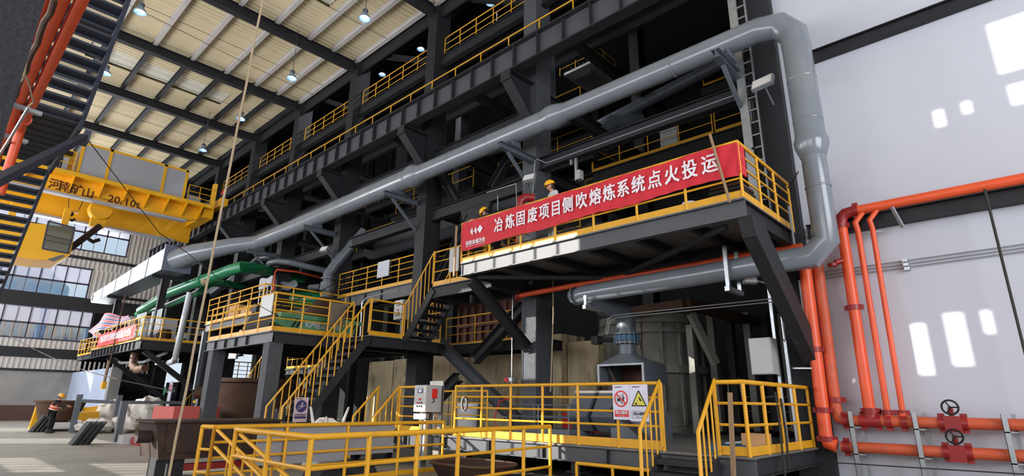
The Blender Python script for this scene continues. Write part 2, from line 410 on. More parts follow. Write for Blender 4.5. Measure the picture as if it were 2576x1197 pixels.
# the furnace bay behind the facade
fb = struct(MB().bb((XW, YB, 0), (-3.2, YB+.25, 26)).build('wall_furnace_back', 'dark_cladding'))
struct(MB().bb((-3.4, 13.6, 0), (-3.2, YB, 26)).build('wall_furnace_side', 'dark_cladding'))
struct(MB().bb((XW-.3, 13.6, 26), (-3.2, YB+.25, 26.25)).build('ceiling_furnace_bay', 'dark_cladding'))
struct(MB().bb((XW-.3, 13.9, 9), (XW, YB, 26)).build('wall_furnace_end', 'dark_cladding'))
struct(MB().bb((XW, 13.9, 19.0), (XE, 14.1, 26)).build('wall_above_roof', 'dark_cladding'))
# crane bay roof: corrugated sheets lying on purlins and rafters
ce = bpy.data.objects.new('ceiling', None); COL.objects.link(ce); ce['kind'] = 'structure'
sheet = None; X0 = XW-.2; wsh = .88; nsh = int((XE+.3-X0)/wsh)+1
q = MB(); prof = [(0, 0), (.1, 0), (.13, .035), (.19, .035), (.22, 0), (.4, 0), (.43, .035), (.49, .035), (.52, 0), (.7, 0), (.73, .035), (.79, .035), (.82, 0), (.88, 0)]
def sheet_mesh(y0, y1, m):
    q = MB(); k = len(prof)
    q.v = [(x, y, z) for y in (y0, y1) for x, z in prof]+[(.875, y0, .06), (.875, y1, .06)]
    q.f = [(i, i+1, k+i+1, k+i) for i in range(k-1)]; return q.mesh('roof_sheet', m)
sa, s1, s2, sc = sheet_mesh(YF-.2, 13.7, 'roof_sheet'), sheet_mesh(YF-.2, 3.0, 'roof_sheet'), sheet_mesh(9.9, 13.7, 'roof_sheet'), sheet_mesh(2.95, 9.95, 'skylight_sheet')
for i in range(nsh):
    xc = X0+(i+.5)*wsh; z = ZR+.72+(.008 if i % 2 else 0)
    if -34.5 < xc < -32.7 or -21.6 < xc < -19.9:
        for me, nm, dz in ((s1, 'roof_sheet', 0), (s2, 'roof_sheet', 0), (sc, 'skylight_sheet', .14)): place(me, nm, (X0+i*wsh, 0, z+dz), ce)
    else: place(sa, 'roof_sheet', (X0+i*wsh, 0, z), ce)
MB().bb((X0, YF-.2, ZR+1.0), (XE+.5, 13.9, ZR+1.1)).build('roof_insulation', 'roof_sheet', ce)
PYS = [-8.4, -6.7, -5.0, -3.3, -1.6, .1, 1.8, 3.5, 5.2, 6.95, 8.65, 10.3, 11.6, 12.95]
for a, b, m_ in ((X0, -36.6, 'black_steel'), (-36.4, -30.35, 'black_steel'), (-30.1, -24.1, 'cladding'), (-23.8, -17.5, 'cladding'), (-17.2, XE, 'cladding')):  # lit bays get pale purlins, dark bays black ones: light put into colour
    me = MB().ib((a, 0, 0), (b, 0, 0), .26, .19, .02, .02).mesh('purlin', m_)
    for y in PYS: place(me, 'purlin', (0, y, ZR+.56), ce)
q = MB()
for x in [x+3.1 for x in CX[1:]]:
    for y in (-4, 3.2, 7.6, 11): pass
me = MB().ib((0, YF, 0), (0, 13.2, 0), .5, .34, .025, .02).mesh('rafter', 'black_steel')
for x in CX+[1.5, 7.5]: place(me, 'rafter', (x, 0, ZR+.24), ce)
me = MB().tube([(0, YF, 0), (0, 13, 0)], .012, 5).mesh('sag_rod', 'black_steel')
for i, x in enumerate([c+3.1 for c in CX[1:]]): place(me, 'sag_rod', (x, 0, ZR+.45), ce)
# eaves fascia where the roof meets the taller bay
MB().bb((XW, 13.2, ZR-.1), (XE, 13.3, ZR+.9)).build('trim_eaves', 'black_steel')['kind'] = 'structure'

# end wall with three bands of windows
wl = bpy.data.objects.new('wall_left', None); COL.objects.link(wl); wl['kind'] = 'structure'
X = XW
def band(z0, z1, y0=YF, y1=13.9, m='cladding', st=True):
    return corrugated((X, y1, z0), (X, y0, z0), (0, 0, 1), z1-z0, .3, .04, (1, 0, 0)).build('cladding_sheet', m, wl, kind='stuff')
W1, W2, W3 = (12.75, 15.75, 10.55), (9.0, 11.3, 8.55), (5.72, 8.02, 11.6)
band(15.75, 19.4); band(11.3, 12.75); band(9.0, 11.3, W2[2]); band(12.75, 15.75, W1[2]); band(5.05, 5.72); band(3.55, 4.35)
MB().bb((X-.2, YF, 8.02), (X+.12, 13.9, 9.0)).build('wall_beam', 'black_steel', wl)
MB().bb((X-.2, YF, 4.35), (X+.12, 13.9, 5.05)).build('wall_beam', 'black_steel', wl)
MB().bb((X-.2, YF, 12.0), (X+.10, 13.9, 12.22)).build('wall_beam', 'black_steel', wl)
MB().bb((X-.2, YF, 3.4), (X+.14, 13.9, 3.55)).build('wall_beam', 'black_steel', wl)
MB().bb((X-.25, YF, 1.04), (X, 9.0, 3.4)).build('concrete_panel', 'concrete_wall', wl)
MB().bb((X-.25, YF, 0), (X+.03, 9.0, 1.04)).build('painted_skirting', 'red_brown_band', wl)
MB().bb((X-.25, W3[2], 5.72), (X+.05, 13.9, 8.02)).build('cladding_sheet', 'cladding', wl)
pw = .757
for n_, (z0, z1, yr) in enumerate((W1, W2, W3)):
    wn = bpy.data.objects.new('window_%d' % (n_+1), None); COL.objects.link(wn); wn['kind'] = 'structure'
    zm = z0+(z1-z0)*.47; cols = int((yr+2.3)/pw); yl = yr-cols*pw
    fr = MB(); fr.bb((X-.06, yl, z0-.06), (X+.06, yr+.06, z0+.04)); fr.bb((X-.06, yl, z1-.04), (X+.06, yr+.06, z1+.06)); fr.bb((X-.05, yl, zm-.06), (X+.05, yr, zm+.06))
    for i in range(cols+1): wd = .07 if i % 2 == 0 else .03; fr.bb((X-.05, yr-i*pw-wd, z0), (X+.05, yr-i*pw+wd*.2, z1))
    fr.build('window_frame', 'window_frame', wn)
    lo = MB().bb((-.004, -pw+.06, 0), (.004, 0, zm-z0)).mesh('pane', 'clear_glass'); hi = MB().bb((-.004, -pw+.06, 0), (.004, 0, z1-zm)).mesh('pane', 'hatched_glass')
    for i in range(cols):
        place(lo, 'pane', (X, yr-i*pw-.01, z0), wn); place(hi, 'pane', (X, yr-i*pw-.01, zm), wn)
    struct(MB().bb((X-.2, YF, z0), (X, yl, z1)).build('cladding_sheet', 'cladding', wl))
# partition beside the end wall
pt = struct(MB().bb((XW, 8.8, 0), (-42.1, 9.2, 3.4)).build('wall_partition', 'blue_concrete'))
MB().bb((-42.1, 8.72, 0), (-41.6, 9.3, 3.42)).build('pillar', 'concrete_wall', pt)
# lower part of the end beyond the partition: open doorway to the yard, dark steel around it
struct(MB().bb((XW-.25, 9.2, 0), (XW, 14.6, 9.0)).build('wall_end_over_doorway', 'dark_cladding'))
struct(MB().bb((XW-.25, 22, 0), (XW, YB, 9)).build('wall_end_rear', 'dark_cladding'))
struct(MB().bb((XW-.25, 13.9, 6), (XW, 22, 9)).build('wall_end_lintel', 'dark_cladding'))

# yard outside the end windows
g = MB().bb((-150, -60, -.6), (XW-.4, 80, -.3)).build('ground_yard', 'out_ground'); g['kind'] = 'structure'
t = thing('storage_tank', 'pale blue domed storage tank outside the second row of windows', 'tank', (-88, 3.5, -.3))
MB().lathe([(0, 19.2), (3, 18.6), (6, 17.2), (8.5, 15), (8.6, 14.6), (8.6, 0)], (-88, 3.5, -.3), seg=32).build('shell', 'out_tank', t, 30)
MB().lathe([(1.6, 22.2), (1.6, 19)], (-88, 1.5, -.3), seg=16).build('roof_vent', 'out_white', t, 30)
t = thing('transfer_tank', 'white horizontal tank outside the lowest row of windows', 'tank', (-75, 9.5, -.3))
MB().lathe([(0, -4), (1.6, -3.6), (2.2, -2.8), (2.2, 4), (1.6, 4.8), (0, 5)], (-75, 8, 9.2), 'y', 20).build('shell', 'out_white', t, 30)
MB().lathe([(2.25, -.2), (2.25, .6)], (-75, 8.4, 9.2), 'y', 20).build('band', 'out_blue', t)
for y in (5.5, 11): MB().bb((-76.5, y-.3, -.3), (-73.5, y+.3, 7.5)).build('saddle', 'out_blue', t)
t = thing('outdoor_walkway', 'blue and pale orange railed walkway outside the lowest windows', 'walkway', (-66, 4, -.3))
q = MB()
for i in range(34): q.bb((-66.03, -8+i*.6-.05, 6.6), (-65.97, -8+i*.6+.05, 7.9))
q.bb((-66.05, -8, 7.9), (-65.95, 12, 8.0)); q.build('fence_bars', 'out_orange', t)
MB().bb((-66.6, -8, 6.2), (-65.6, 12, 6.6)).build('walkway_beam', 'out_blue', t)
for i in range(6): MB().bb((-65.58, -7+i*3.6, -.3), (-65.4, -6.8+i*3.6, 8.6)).build('upright', 'out_blue', t)
o = MB().bb((-76, -14, -.3), (-72, 1.5, 9.6)).build('outdoor_shed', 'out_white'); tag(o, 'white flat-roofed shed outside beyond the walkway', 'building')
o = MB().bb((-90, 18, -.3), (-80, 44, 3.0)).build('green_fence_wall', 'out_green'); tag(o, 'green site wall seen through the far doorway', 'wall')

# ================================================================== STEEL STRUCTURE
ORD = ['the one at the right by the white wall', 'the one behind the banner platform', 'the one right of the inclined grey pipe', 'the one behind the small lattice hopper pipe',
       'the one left of the inclined grey pipe', 'the one behind the galvanised duct end', 'second before the windowed end wall', 'last before the windowed end wall']
CLAB = ['black steel facade column beside the white wall, cable tray on its face', 'rough fireproofed facade column behind the left half of the red banner', 'black facade column behind the steel control cabinet and upper stair',
        'black facade column beside the inclined grey pipe and its valve', 'black facade column behind the green pipe and small railed platform', 'dark facade column behind the green pipes further left',
        'dark facade column behind the far railed platform', 'dark facade column nearest the windowed end wall']
for i, x in enumerate(CX):
    t = thing('steel_column', CLAB[i], 'column', (x, 13.4, 0), 'facade columns')
    top = 26 if i else 26
    if i == 0: MB().bb((x-.32, 13.0, 0), (x+.36, 13.8, 26)).build('shaft', 'rough_black', t)
    elif i == 1:
        MB().bb((x-.33, 13.0, .8), (x+.27, 13.8, 6.2)).build('fireproofed_shaft', 'fireproofed_steel', t)
        MB().bb((x-.33, 13.0, 6.2), (x+.27, 13.8, 26)).build('shaft', 'fireproofed_steel', t)
    else: MB().bb((x-.3, 13.0, 0), (x+.3, 13.8, 26)).build('shaft', 'black_steel', t)
# crane girder on brackets
t = thing('crane_girder', 'long black plate girder carrying the crane rail along the facade', 'girder', (-25, 12, 12.4))
GX0, GX1 = XW+1, -3.45
MB().bb((GX0, 11.98, 12.45), (GX1, 12.02, 13.35)).build('web', 'web_steel', t)
MB().bb((GX0, 11.8, 13.32), (GX1, 12.2, 13.38)).build('top_flange', 'black_steel', t)
MB().bb((GX0, 11.8, 12.42), (GX1, 12.2, 12.47)).build('bottom_flange', 'black_steel', t)
MB().bb((GX0, 11.96, 13.38), (-35, 12.04, 13.48)).build('crane_rail', 'black_steel', t)
me = MB().bb((-.012, -.19, 0), (.012, .19, .86)).mesh('stiffener', 'black_steel')
x = GX1-.4
while x > GX0: place(me, 'stiffener', (x, 12, 12.46), t); x -= 1.05
t = thing('girder_walkway', 'narrow walkway of dark plate behind the crane girder', 'walkway', (-25, 12.7, 13.3))
MB().bb((GX0, 12.21, 13.3), (GX1, 12.98, 13.35)).build('deck_plate', 'deep_steel', t)
railing('yellow guard rail running the whole length of the crane girder', [(GX1+.2, 12.35, 13.36), (GX0+6, 12.35, 13.36)], .92, 1, 0, 1.45)
for i, x in enumerate(CX[1:]):
    t = thing('girder_bracket', 'black bracket under the crane girder on the '+['banner platform', 'control cabinet', 'inclined pipe', 'green pipe', 'galvanised duct', 'far platform', 'last'][i]+' column', 'bracket', (x, 12.99, 11.0), 'crane girder brackets')
    MB().prism([(12.99, 12.38), (11.75, 12.38), (11.75, 12.1), (12.99, 10.9)], 'x', x-.012, x+.012).build('web', 'black_steel', t)
    a, b = Vector((x, 11.75, 12.08)), Vector((x, 12.99, 10.88))
    MB().bar(a, b, .42, .03, (1, 0, 0)).build('flange', 'black_steel', t) if False else MB().sweep([(-.21, -.015), (.21, -.015), (.21, .015), (-.21, .015)], a, b).build('flange', 'black_steel', t)
    MB().bb((x-.22, 11.75, 12.37), (x+.22, 12.99, 12.41)).build('top_plate', 'black_steel', t)
    MB().bb((x-.22, 11.72, 12.02), (x+.22, 11.76, 12.4)).build('end_plate', 'black_steel', t)

# beams along the facade between the columns
def beam(label, a, b, h=.4, w=.25, m='black_steel', group='beams between the facade columns', name='steel_beam'):
    return tag(MB().ib(a, b, h, w, .025, .02).build(name, m), label, 'beam', group)
def bay(i): return (CX[i+1]+.31, CX[i]-.33)
beam('deep black beam over the right bay above the railed galleries', (bay(0)[0], 13.2, 9.32), (bay(0)[1], 13.2, 9.32), .42)
beam('black beam behind the top edge of the banner platform', (bay(0)[0], 13.2, 5.1), (bay(0)[1], 13.2, 5.1), .4)
beam('black beam at crane girder height over the right bay', (bay(0)[0], 13.3, 14.2), (bay(0)[1], 13.3, 14.2), .5)
beam('black beam under the top gallery over the right bay', (bay(0)[0], 13.35, 16.02), (bay(0)[1], 13.35, 16.02), .5)
names = ['the banner column bay', 'the control cabinet bay', 'the inclined pipe bay', 'the green pipe bay', 'the duct bay', 'the far platform bay']
for i in range(1, 7):
    for z, h, nm in ((8.85, .48, 'middle'), (11.5, .4, 'upper'), (16.02, .5, 'gallery')):
        beam('black %s beam spanning %s' % (nm, names[i-1]), (bay(i)[0], 13.35, z), (bay(i)[1], 13.35, z), h)
for i in range(2, 7):
    beam('black lower beam spanning %s under the crane level' % names[i-1], (bay(i)[0], 13.35, 5.95), (bay(i)[1], 13.35, 5.95), .45)
# chevron brace with gusset in the bay left of the banner
t = thing('chevron_brace', 'black chevron brace with a gusset under the middle beam left of the banner', 'brace', (-14.4, 13.35, 5.3))
MB().ib((-14.7, 13.35, 8.3), (-16.95, 13.35, 5.5), .3, .3).build('leg', 'black_steel', t)
MB().ib((-14.1, 13.35, 8.3), (-11.9, 13.35, 5.5), .3, .3).build('leg', 'black_steel', t)
MB().prism([(-15.2, 8.62), (-15.0, 8.0), (-14.6, 7.9), (-14.2, 7.9), (-13.8, 8.0), (-13.6, 8.62)], 'y', 13.25, 13.45).build('gusset', 'black_steel', t)
t = thing('chevron_brace', 'black brace rising to the upper beam beside the banner column', 'brace', (-14.4, 13.35, 9.1))
MB().ib((-11.8, 13.35, 11.2), (-13.6, 13.35, 9.2), .28, .28).build('leg', 'black_steel', t)
MB().ib((-17.0, 13.35, 11.2), (-15.6, 13.35, 9.2), .28, .28).build('leg', 'black_steel', t)
# X brace below
t = thing('cross_brace', 'dark steel cross brace between two columns above the lower deck', 'brace', (-14.4, 13.2, .9))
MB().ib((-16.95, 13.15, 4.35), (-11.85, 13.15, .95), .34, .32).build('diagonal', 'fireproofed_steel', t)
MB().ib((-11.85, 13.2, 4.6), (-14.1, 13.2, 3.0), .34, .32).build('diagonal', 'black_steel', t)
MB().ib((-14.9, 13.2, 2.45), (-16.9, 13.2, 1.05), .34, .32).build('diagonal', 'black_steel', t)
# diagonal in the upper gallery
for i in (1, 2, 3):
    tag(MB().ib((CX[i+1]+.4, 13.6, 19.6), (CX[i]-.4, 13.6, 16.5), .26, .24).build('roof_brace', 'black_steel'), ['black diagonal brace above the gallery rail at top centre', 'black diagonal brace above the gallery at the second roof rafter', 'black diagonal brace above the gallery where the roof ends'][i-1], 'brace')

# upper gallery inside the furnace bay
def slab(name, label, a, b, m='deep_steel', cat='platform', edge=.3, joists=0):
    t = thing(name, label, cat, (a[0], a[1], a[2]-edge))
    MB().bb((a[0], a[1], a[2]-.03), (b[0], b[1], a[2])).build('deck_plate', 'deck_plate' if m != 'deep_steel' else m, t)
    q = MB()
    MB().ib((a[0], a[1]+.1, a[2]-edge/2-.03), (b[0], a[1]+.1, a[2]-edge/2-.03), edge, .18).build('front_beam', m, t)
    MB().ib((a[0], b[1]-.1, a[2]-edge/2-.03), (b[0], b[1]-.1, a[2]-edge/2-.03), edge, .18).build('rear_beam', m, t)
    for x in (a[0]+.1, b[0]-.1): MB().ib((x, a[1]+.2, a[2]-edge/2-.03), (x, b[1]-.2, a[2]-edge/2-.03), edge, .18).build('side_beam', m, t)
    for i in range(joists):
        x = a[0]+(b[0]-a[0])*(i+1)/(joists+1); MB().ib((x, a[1]+.2, a[2]-edge*.35-.03), (x, b[1]-.2, a[2]-edge*.35-.03), edge*.7, .1).build('joist', m, t)
    return t
slab('steel_gallery', 'dark upper gallery floor at roof level behind the columns', (XW+1, 13.85, 16.3), (-4, 17, 16.3), edge=.4)
for i in range(1, 6):
    railing('yellow gallery guard rail at roof level, %s from the right' % ['first', 'second', 'third', 'fourth', 'fifth'][i-1], [(CX[i]-.4, 13.45, 16.3), (CX[i+1]+.4, 13.45, 16.3)], 1.0, 2, 0, 1.1)
railing('yellow gallery guard rail at roof level, hard right above the crane girder', [(-4.3, 13.45, 16.3), (CX[1]+.5, 13.45, 16.3)], 1.0, 2, 0, 1.1)
# high bay interior: dark columns and beams in depth
for j, y in enumerate((19.5, 26)):
    for i, x in enumerate(CX):
        if j and i % 2: continue
        if i == 1 and j == 0: y += 1.2
        o = MB().bb((x-.25, y-.3, 0), (x+.25, y+.3, 25.9)).build('inner_column', 'deep_steel')
        tag(o, 'dark inner column %s row, behind %s' % (('middle', 'rear')[j], CLAB[i].split(' ', 2)[2][:60]), 'column', 'inner columns')
DN = ['behind the white-wall column', 'behind the banner column', 'behind the cabinet column', 'behind the inclined pipe column', 'behind the green pipe column', 'behind the sixth column', 'behind the seventh column', 'behind the last column']
for i, x in enumerate(CX[1:], 1):
    for z, nm in ((9.2, 'middle'), (12.2, 'upper'), (15.6, 'top')):
        tag(MB().ib((x, 13.85, z), (x, 25.7, z), .4, .25).build('cross_beam', 'deep_steel'), 'dark %s cross beam running back %s' % (nm, DN[i]), 'beam', 'cross beams')
# long inner beams with yellow rails
k = 0
for (y, z, x0, x1) in ((16.3, 12.9, -17, -11.7), (17.2, 11.6, -17.2, -11.8), (16, 11.1, -23.6, -17.6), (17.5, 9.9, -23.6, -17.6), (16.5, 9.9, -29.8, -24.4), (17, 8.0, -23, -17.8), (16.5, 7.6, -17.0, -12.0), (18, 13.5, -30, -24)):
    k += 1
    on = ['first', 'second', 'third', 'fourth', 'fifth', 'sixth', 'seventh', 'eighth'][k-1]
    loc = 'in the %s' % ['cabinet to banner bay, upper', 'cabinet to banner bay, below the upper one', 'inclined pipe to cabinet bay, upper', 'inclined pipe to cabinet bay, lower', 'green pipe bay behind the grey duct', 'inclined pipe bay above the railed platform', 'banner bay behind the chevron brace', 'green pipe bay near the roof'][k-1]
    sg = slab('steel_gallery', 'dark inner gallery %s' % loc, (x0, y, z), (x1, y+1.6, z), edge=.4)
    for hx in (x0+.2, x1-.2): MB().tube([(hx, y+1.5, z), (hx, y+1.5, 25.99)], .012, 5).build('hanger_rod', 'deep_steel', sg)
    railing('yellow rail of the gallery %s' % loc, [(x0, y+.05, z), (x1, y+.05, z)], 1.1, 1, 0, 1.6, .022)

# ---- right bay galleries
slab('steel_gallery', 'dark railed gallery above the red banner', (-12.1, 17.6, 10.75), (-4.0, 20, 10.75), edge=.45, m='deep_steel')
railing('yellow guard rail of the gallery above the banner, front run', [(-12.1, 17.7, 10.78), (-7.0, 17.7, 10.78)], 1.15, 2, .12, 1.15)
railing('yellow guard rail of the gallery above the banner, short run by the white panel', [(-6.9, 17.7, 10.78), (-4.3, 17.7, 10.78)], 1.15, 2, .12, 1.2)
railing('yellow guard rail returning back at the left end of the gallery above the banner', [(-12.15, 17.7, 10.78), (-12.15, 20.5, 10.78), (-14.5, 20.5, 10.78)], 1.15, 2, .1, 1.2)
tag(MB().bb((-9.15, 17.95, 10.75), (-8.45, 17.98, 11.9)).build('notice_board', 'galvanised_dull'), 'pale grey blank notice panel behind the gallery rail above the banner', 'panel')
tag(MB().bb((-7.9, 18.1, 10.75), (-6.9, 18.3, 11.0)).build('white_pipe_bundle', 'galvanised'), 'low white bundle lying on the gallery above the banner', 'pipe')
tag(MB().bb((-6.5, 19.9, 10.75), (-4.2, 19.95, 12.9)).build('wall_sheet', 'white_wall'), 'white wall sheet behind the short gallery rail at right', 'panel')
t = thing('cage_platform', 'small railed maintenance cage hanging in the dark at top right of the crane girder', 'platform', (-14.3, 21.0, 18.3))
MB().bb((-16.0, 20.9, 18.55), (-14.2, 23, 18.7)).build('deck_plate', 'cladding', t); MB().bb((-15.6, 21.3, 18.3), (-14.6, 22.4, 18.55)).build('underside_housing', 'galvanised_dull', t)
for hx, hy in ((-15.9, 21.0), (-14.3, 22.9)): MB().tube([(hx, hy, 18.6), (hx, hy, 25.99)], .03, 5).build('hanger_rod', 'deep_steel', t)
railing('yellow rail round the small high maintenance cage', [(-16.3, 20.95, 18.7), (-14.2, 20.95, 18.7), (-14.2, 23.2, 18.7)], 1.15, 2, 0, 1.1)
q = MB()
for i in range(9): q.tube([(-15.9+i*.18, 21.4+.1*(i % 3), 19.3), (-15.8+i*.18, 21.6, 19.0+.1*(i % 2)), (-15.7+i*.2, 21.9, 18.75)], .03, 5)
tag(q.build('hose_bundle', 'dark_grey_paint', smooth=40), 'bundle of dark hoses inside the high maintenance cage', 'hose')
sg = slab('steel_gallery', 'dark gallery at right under the grey pipe elbow', (-9.9, 24.0, 16.75), (-5.6, 26.5, 16.75), edge=.5)
for hx in (-9.7, -5.8): MB().tube([(hx, 26.3, 16.7), (hx, 26.3, 25.99)], .04, 5).build('hanger_rod', 'deep_steel', sg)
railing('yellow guard rail of the small gallery right under the big grey pipe', [(-9.75, 24.1, 16.78), (-5.8, 24.1, 16.78)], 1.15, 1, .12, 1.8, .035)
tag(MB().tube([(-13.5, 20, 14.2), (-5.5, 21.5, 16.2)], .28, 12).build('dark_duct', 'dark_grey_paint', smooth=40), 'long dark duct in the shadows behind the big grey pipe', 'duct')
tag(MB().tube([(-12.5, 18.5, 12.6), (-11.9, 19, 13.5), (-11.0, 20, 13.6)], .35, 12).build('flexible_duct', 'dark_grey_paint', smooth=40), 'short bent flexible duct behind the gallery corner', 'duct')
q = MB()
for i in range(7): q.tube([(-12.6+.09*i, 15.0, 20.5), (-12.6+.09*i, 15.2, 12.0)], .02, 5)
tag(q.build('conduit_riser', 'dark_grey_paint'), 'bundle of thin vertical conduits behind the banner column top', 'conduit')
q = MB()
for i in range(6): q.tube([(-13, 14.6+.12*i, 15.7), (-4.5, 14.6+.12*i, 16.0)], .022, 5)
tag(q.build('conduit_run', 'dark_grey_paint'), 'bundle of long conduits high in the dark right bay', 'conduit')
# thin bright conduit under the right bay beam
t = thing('bright_conduit', 'thin bright conduit slung under the right bay beam', 'conduit', (-7.5, 12.85, 8.6))
MB().tube([at(1345, 405, 'y', 12.85), at(1352, 400, 'y', 12.85), at(1375, 410, 'y', 12.85), at(1868, 232, 'y', 12.85)], .014, 6).build('tube', 'galvanised_dull', t)
MB().tube([at(1345, 405, 'y', 12.85), at(1340, 500, 'y', 12.85)], .014, 6).build('drop', 'galvanised_dull', t)

# ================================================================== THE BIG GREY PIPE
PY = 12.0
t = thing('gas_pipe', 'big grey painted gas pipe running along the facade and down beside the white wall', 'pipe', (-17, PY, 4))
def pr(pts, r, nm='pipe_run', m='grey_paint', seg=20, lab=None): return MB().tube(pts, r, seg).build(nm, m, t, 35, label=lab)
rb, rs = .325, .255
pr([(-30.9, PY, 10.02), (-16.75, PY, 10.05)], .40, seg=24)
MB().lathe([(.40, -16.95), (.41, -16.9), (.46, -16.65), (.45, -16.5), (.34, -16.15), (.33, -16.1)], (0, PY, 10.05), 'x', 24).build('reducer', 'grey_paint', t, 35)
pr([(-16.2, PY, 10.05), (-9.75, PY, 10.06)], .33, seg=24)
MB().lathe([(.33, -9.95), (.34, -9.9), (.39, -9.7), (.38, -9.5), (.30, -9.15), (.29, -9.1)], (0, PY, 10.06), 'x', 24).build('reducer', 'grey_paint', t, 35)
pr([(-9.15, PY, 10.06), (-3.45, PY, 10.07), (-2.98, PY, 9.95), (-2.72, PY, 9.6), (-2.7, PY, 9.2), (-2.7, PY, 7.0)], .29, seg=18)
MB().lathe([(.29, 7.1), (.30, 7.05), (.335, 6.95), (.33, 6.85), (.25, 6.6), (.235, 6.58)], (-2.7, PY, 0), 'z', 18).build('reducer', 'grey_paint', t, 35)
pr([(-2.7, PY, 6.6), (-2.7, PY, 4.8), (-3.0, PY, 4.5), (-8.6, PY, 4.42), (-8.95, PY+.1, 4.4)], .235, seg=18)
MB().lathe([(.235, 0), (.2, -.12), (.12, -.2), (0, -.23)], (-8.9, PY, 4.42), 'x', 18).build('end_cap', 'grey_paint', t, 40)
for z in (8.4, 7.4, 5.9): MB().lathe([(.292 if z > 7 else .243, z), (.3 if z > 7 else .25, z+.02), (.292 if z > 7 else .243, z+.04)], (-2.7, PY, 0), seg=18).build('seam_ring', 'grey_paint', t, 40)
for x in (-5.6, -12.3, -14.3, -19.2, -21.5, -27): 
    r_ = .29 if x > -9 else .33 if x > -16 else .40
    MB().lathe([(r_+.002, x), (r_+.012, x+.02), (r_+.002, x+.04)], (0, PY, 10.055), 'x', 24).build('seam_ring', 'grey_paint', t, 40)
# bend towards the galvanised duct
q = MB().tube([(-30.8, PY, 10.02), (-31.9, 11.1, 9.85), (-33.0, 9.6, 9.3), (-34.3, 9.1, 9.05)], [.40, .44, .52, .6], 22)
q.build('transition_bend', 'grey_paint', t, 50)
# branch down to the hood
pr([(-8.45, PY+.05, 4.4), (-8.4, PY+.6, 4.15), (-8.3, 13.3, 4.1), (-8.3, 13.5, 3.9), (-8.3, 13.5, 3.5)], .26, 'hood_branch', 'dark_grey_paint')
t = thing('butterfly_valve', 'blue butterfly valve with bolted flanges above the extraction hood', 'valve', (-8.3, 13.5, 3.2))
MB().lathe([(.34, 3.28), (.34, 3.43)], (-8.3, 13.5, 0), seg=20).lathe([(0, 3.43), (.34, 3.43)], (-8.3, 13.5, 0), seg=20).build('body', 'valve_blue', t, 30)
for z in (3.45, 3.21): MB().lathe([(.24, z), (.37, z), (.37, z+.05), (.24, z+.05)], (-8.3, 13.5, 0), seg=20).build('flange', 'dark_grey_paint', t, 30)
me = MB().lathe([(0, 0), (.022, 0), (.022, .34), (0, .34)], seg=6).mesh('bolt', 'dark_grey_paint')
for i in range(16): a = i*math.pi/8; place(me, 'bolt', (-8.3+.345*math.cos(a), 13.5+.345*math.sin(a), 3.18), t)
MB().tube([(-8.65, 13.35, 3.33), (-9.0, 13.2, 3.33)], .06, 8).bb((-9.2, 13.08, 3.22), (-8.98, 13.32, 3.44)).build('gear_operator', 'rubber_black', t)
t = thing('extraction_hood', 'open grey sheet metal extraction hood over the lower deck', 'hood', (-8.2, 13.4, 1.9))
MB().lathe([(.24, 2.9), (.24, 3.2)], (-8.3, 13.5, 0), seg=18).build('neck', 'dark_grey_paint', t, 30)
hx0, hx1, hy0, hy1 = -8.85, -7.47, 12.9, 14.1
b = MB(); nb = 24; ring0 = [(-8.3+.25*math.cos(a), 13.5+.25*math.sin(a), 2.93) for a in [2*math.pi*i/nb for i in range(nb)]]
def sq(a):
    c, s_ = math.cos(a), math.sin(a); k = 1/max(abs(c), abs(s_)); return ((hx0+hx1)/2+(hx1-hx0)/2*c*k, (hy0+hy1)/2+(hy1-hy0)/2*s_*k, 2.64)
ring1 = [sq(2*math.pi*i/nb) for i in range(nb)]
b.add(ring0+ring1, [(i, (i+1) % nb, nb+(i+1) % nb, nb+i) for i in range(nb)]); b.build('roof', 'grey_paint', t, 40)
zl, zh = 2.12, 2.64
for a_, b_, nm in (((hx0, hy0, zl), (hx0+.03, hy1, zh), 'side_sheet'), ((hx1-.03, hy0, zl), (hx1, hy1, zh), 'side_sheet'), ((hx0+.03, hy1-.03, zl), (hx1-.03, hy1, zh), 'back_sheet')): MB().bb(a_, b_).build(nm, 'dark_grey_paint', t)
for a_, b_ in (((hx0-.02, hy0-.04, zl), (hx0+.04, hy0, zh)), ((hx1-.04, hy0-.04, zl), (hx1+.02, hy0, zh)), ((hx0+.04, hy0-.04, zh-.05), (hx1-.04, hy0, zh))): MB().bb(a_, b_).build('rim_angle', 'galvanised_dull', t)
MB().bb((hx0+.05, hy1-.1, zl), (hx1-.05, hy1-.05, zh-.03)).build('rusty_lining', 'brown_machine', t)
for (a, b_) in (((-8.75, 13.2, 2.6), (-8.1, 13.6, .9)), ((-7.6, 13.2, 2.6), (-8.15, 13.6, .9))): MB().bar(a, b_, .045, .045).build('prop', 'rusty_beam', t)

# brackets carrying the pipe
for i, (x, zt) in enumerate([(-4.25, 9.7), (-11.3, 9.65), (-17.6, 9.62), (-24.1, 9.58), (-30.4, 9.55)]):
    w = ['right', 'banner', 'cabinet', 'inclined pipe', 'green pipe'][i]
    t = thing('pipe_bracket', 'grey bracket with saddle carrying the big pipe at the %s column' % w, 'bracket', (x, 13, zt-1.1), 'big pipe brackets')
    MB().ib((x, 12.99, zt-.2), (x, 11.35, zt-.2), .22, .2, .02, .015).build('arm', 'dark_grey_paint', t)
    MB().bar((x, 11.75, zt-.32), (x, 12.97, zt-1.35), .09, .09).build('strut', 'dark_grey_paint', t)
    q = MB().bb((x-.16, 11.75, zt-.09), (x+.16, 12.25, zt-.06)); q.bb((x-.15, 11.8, zt-.06), (x-.12, 12.2, zt+.12)).bb((x+.12, 11.8, zt-.06), (x+.15, 12.2, zt+.12)); q.build('saddle', 'dark_grey_paint', t)
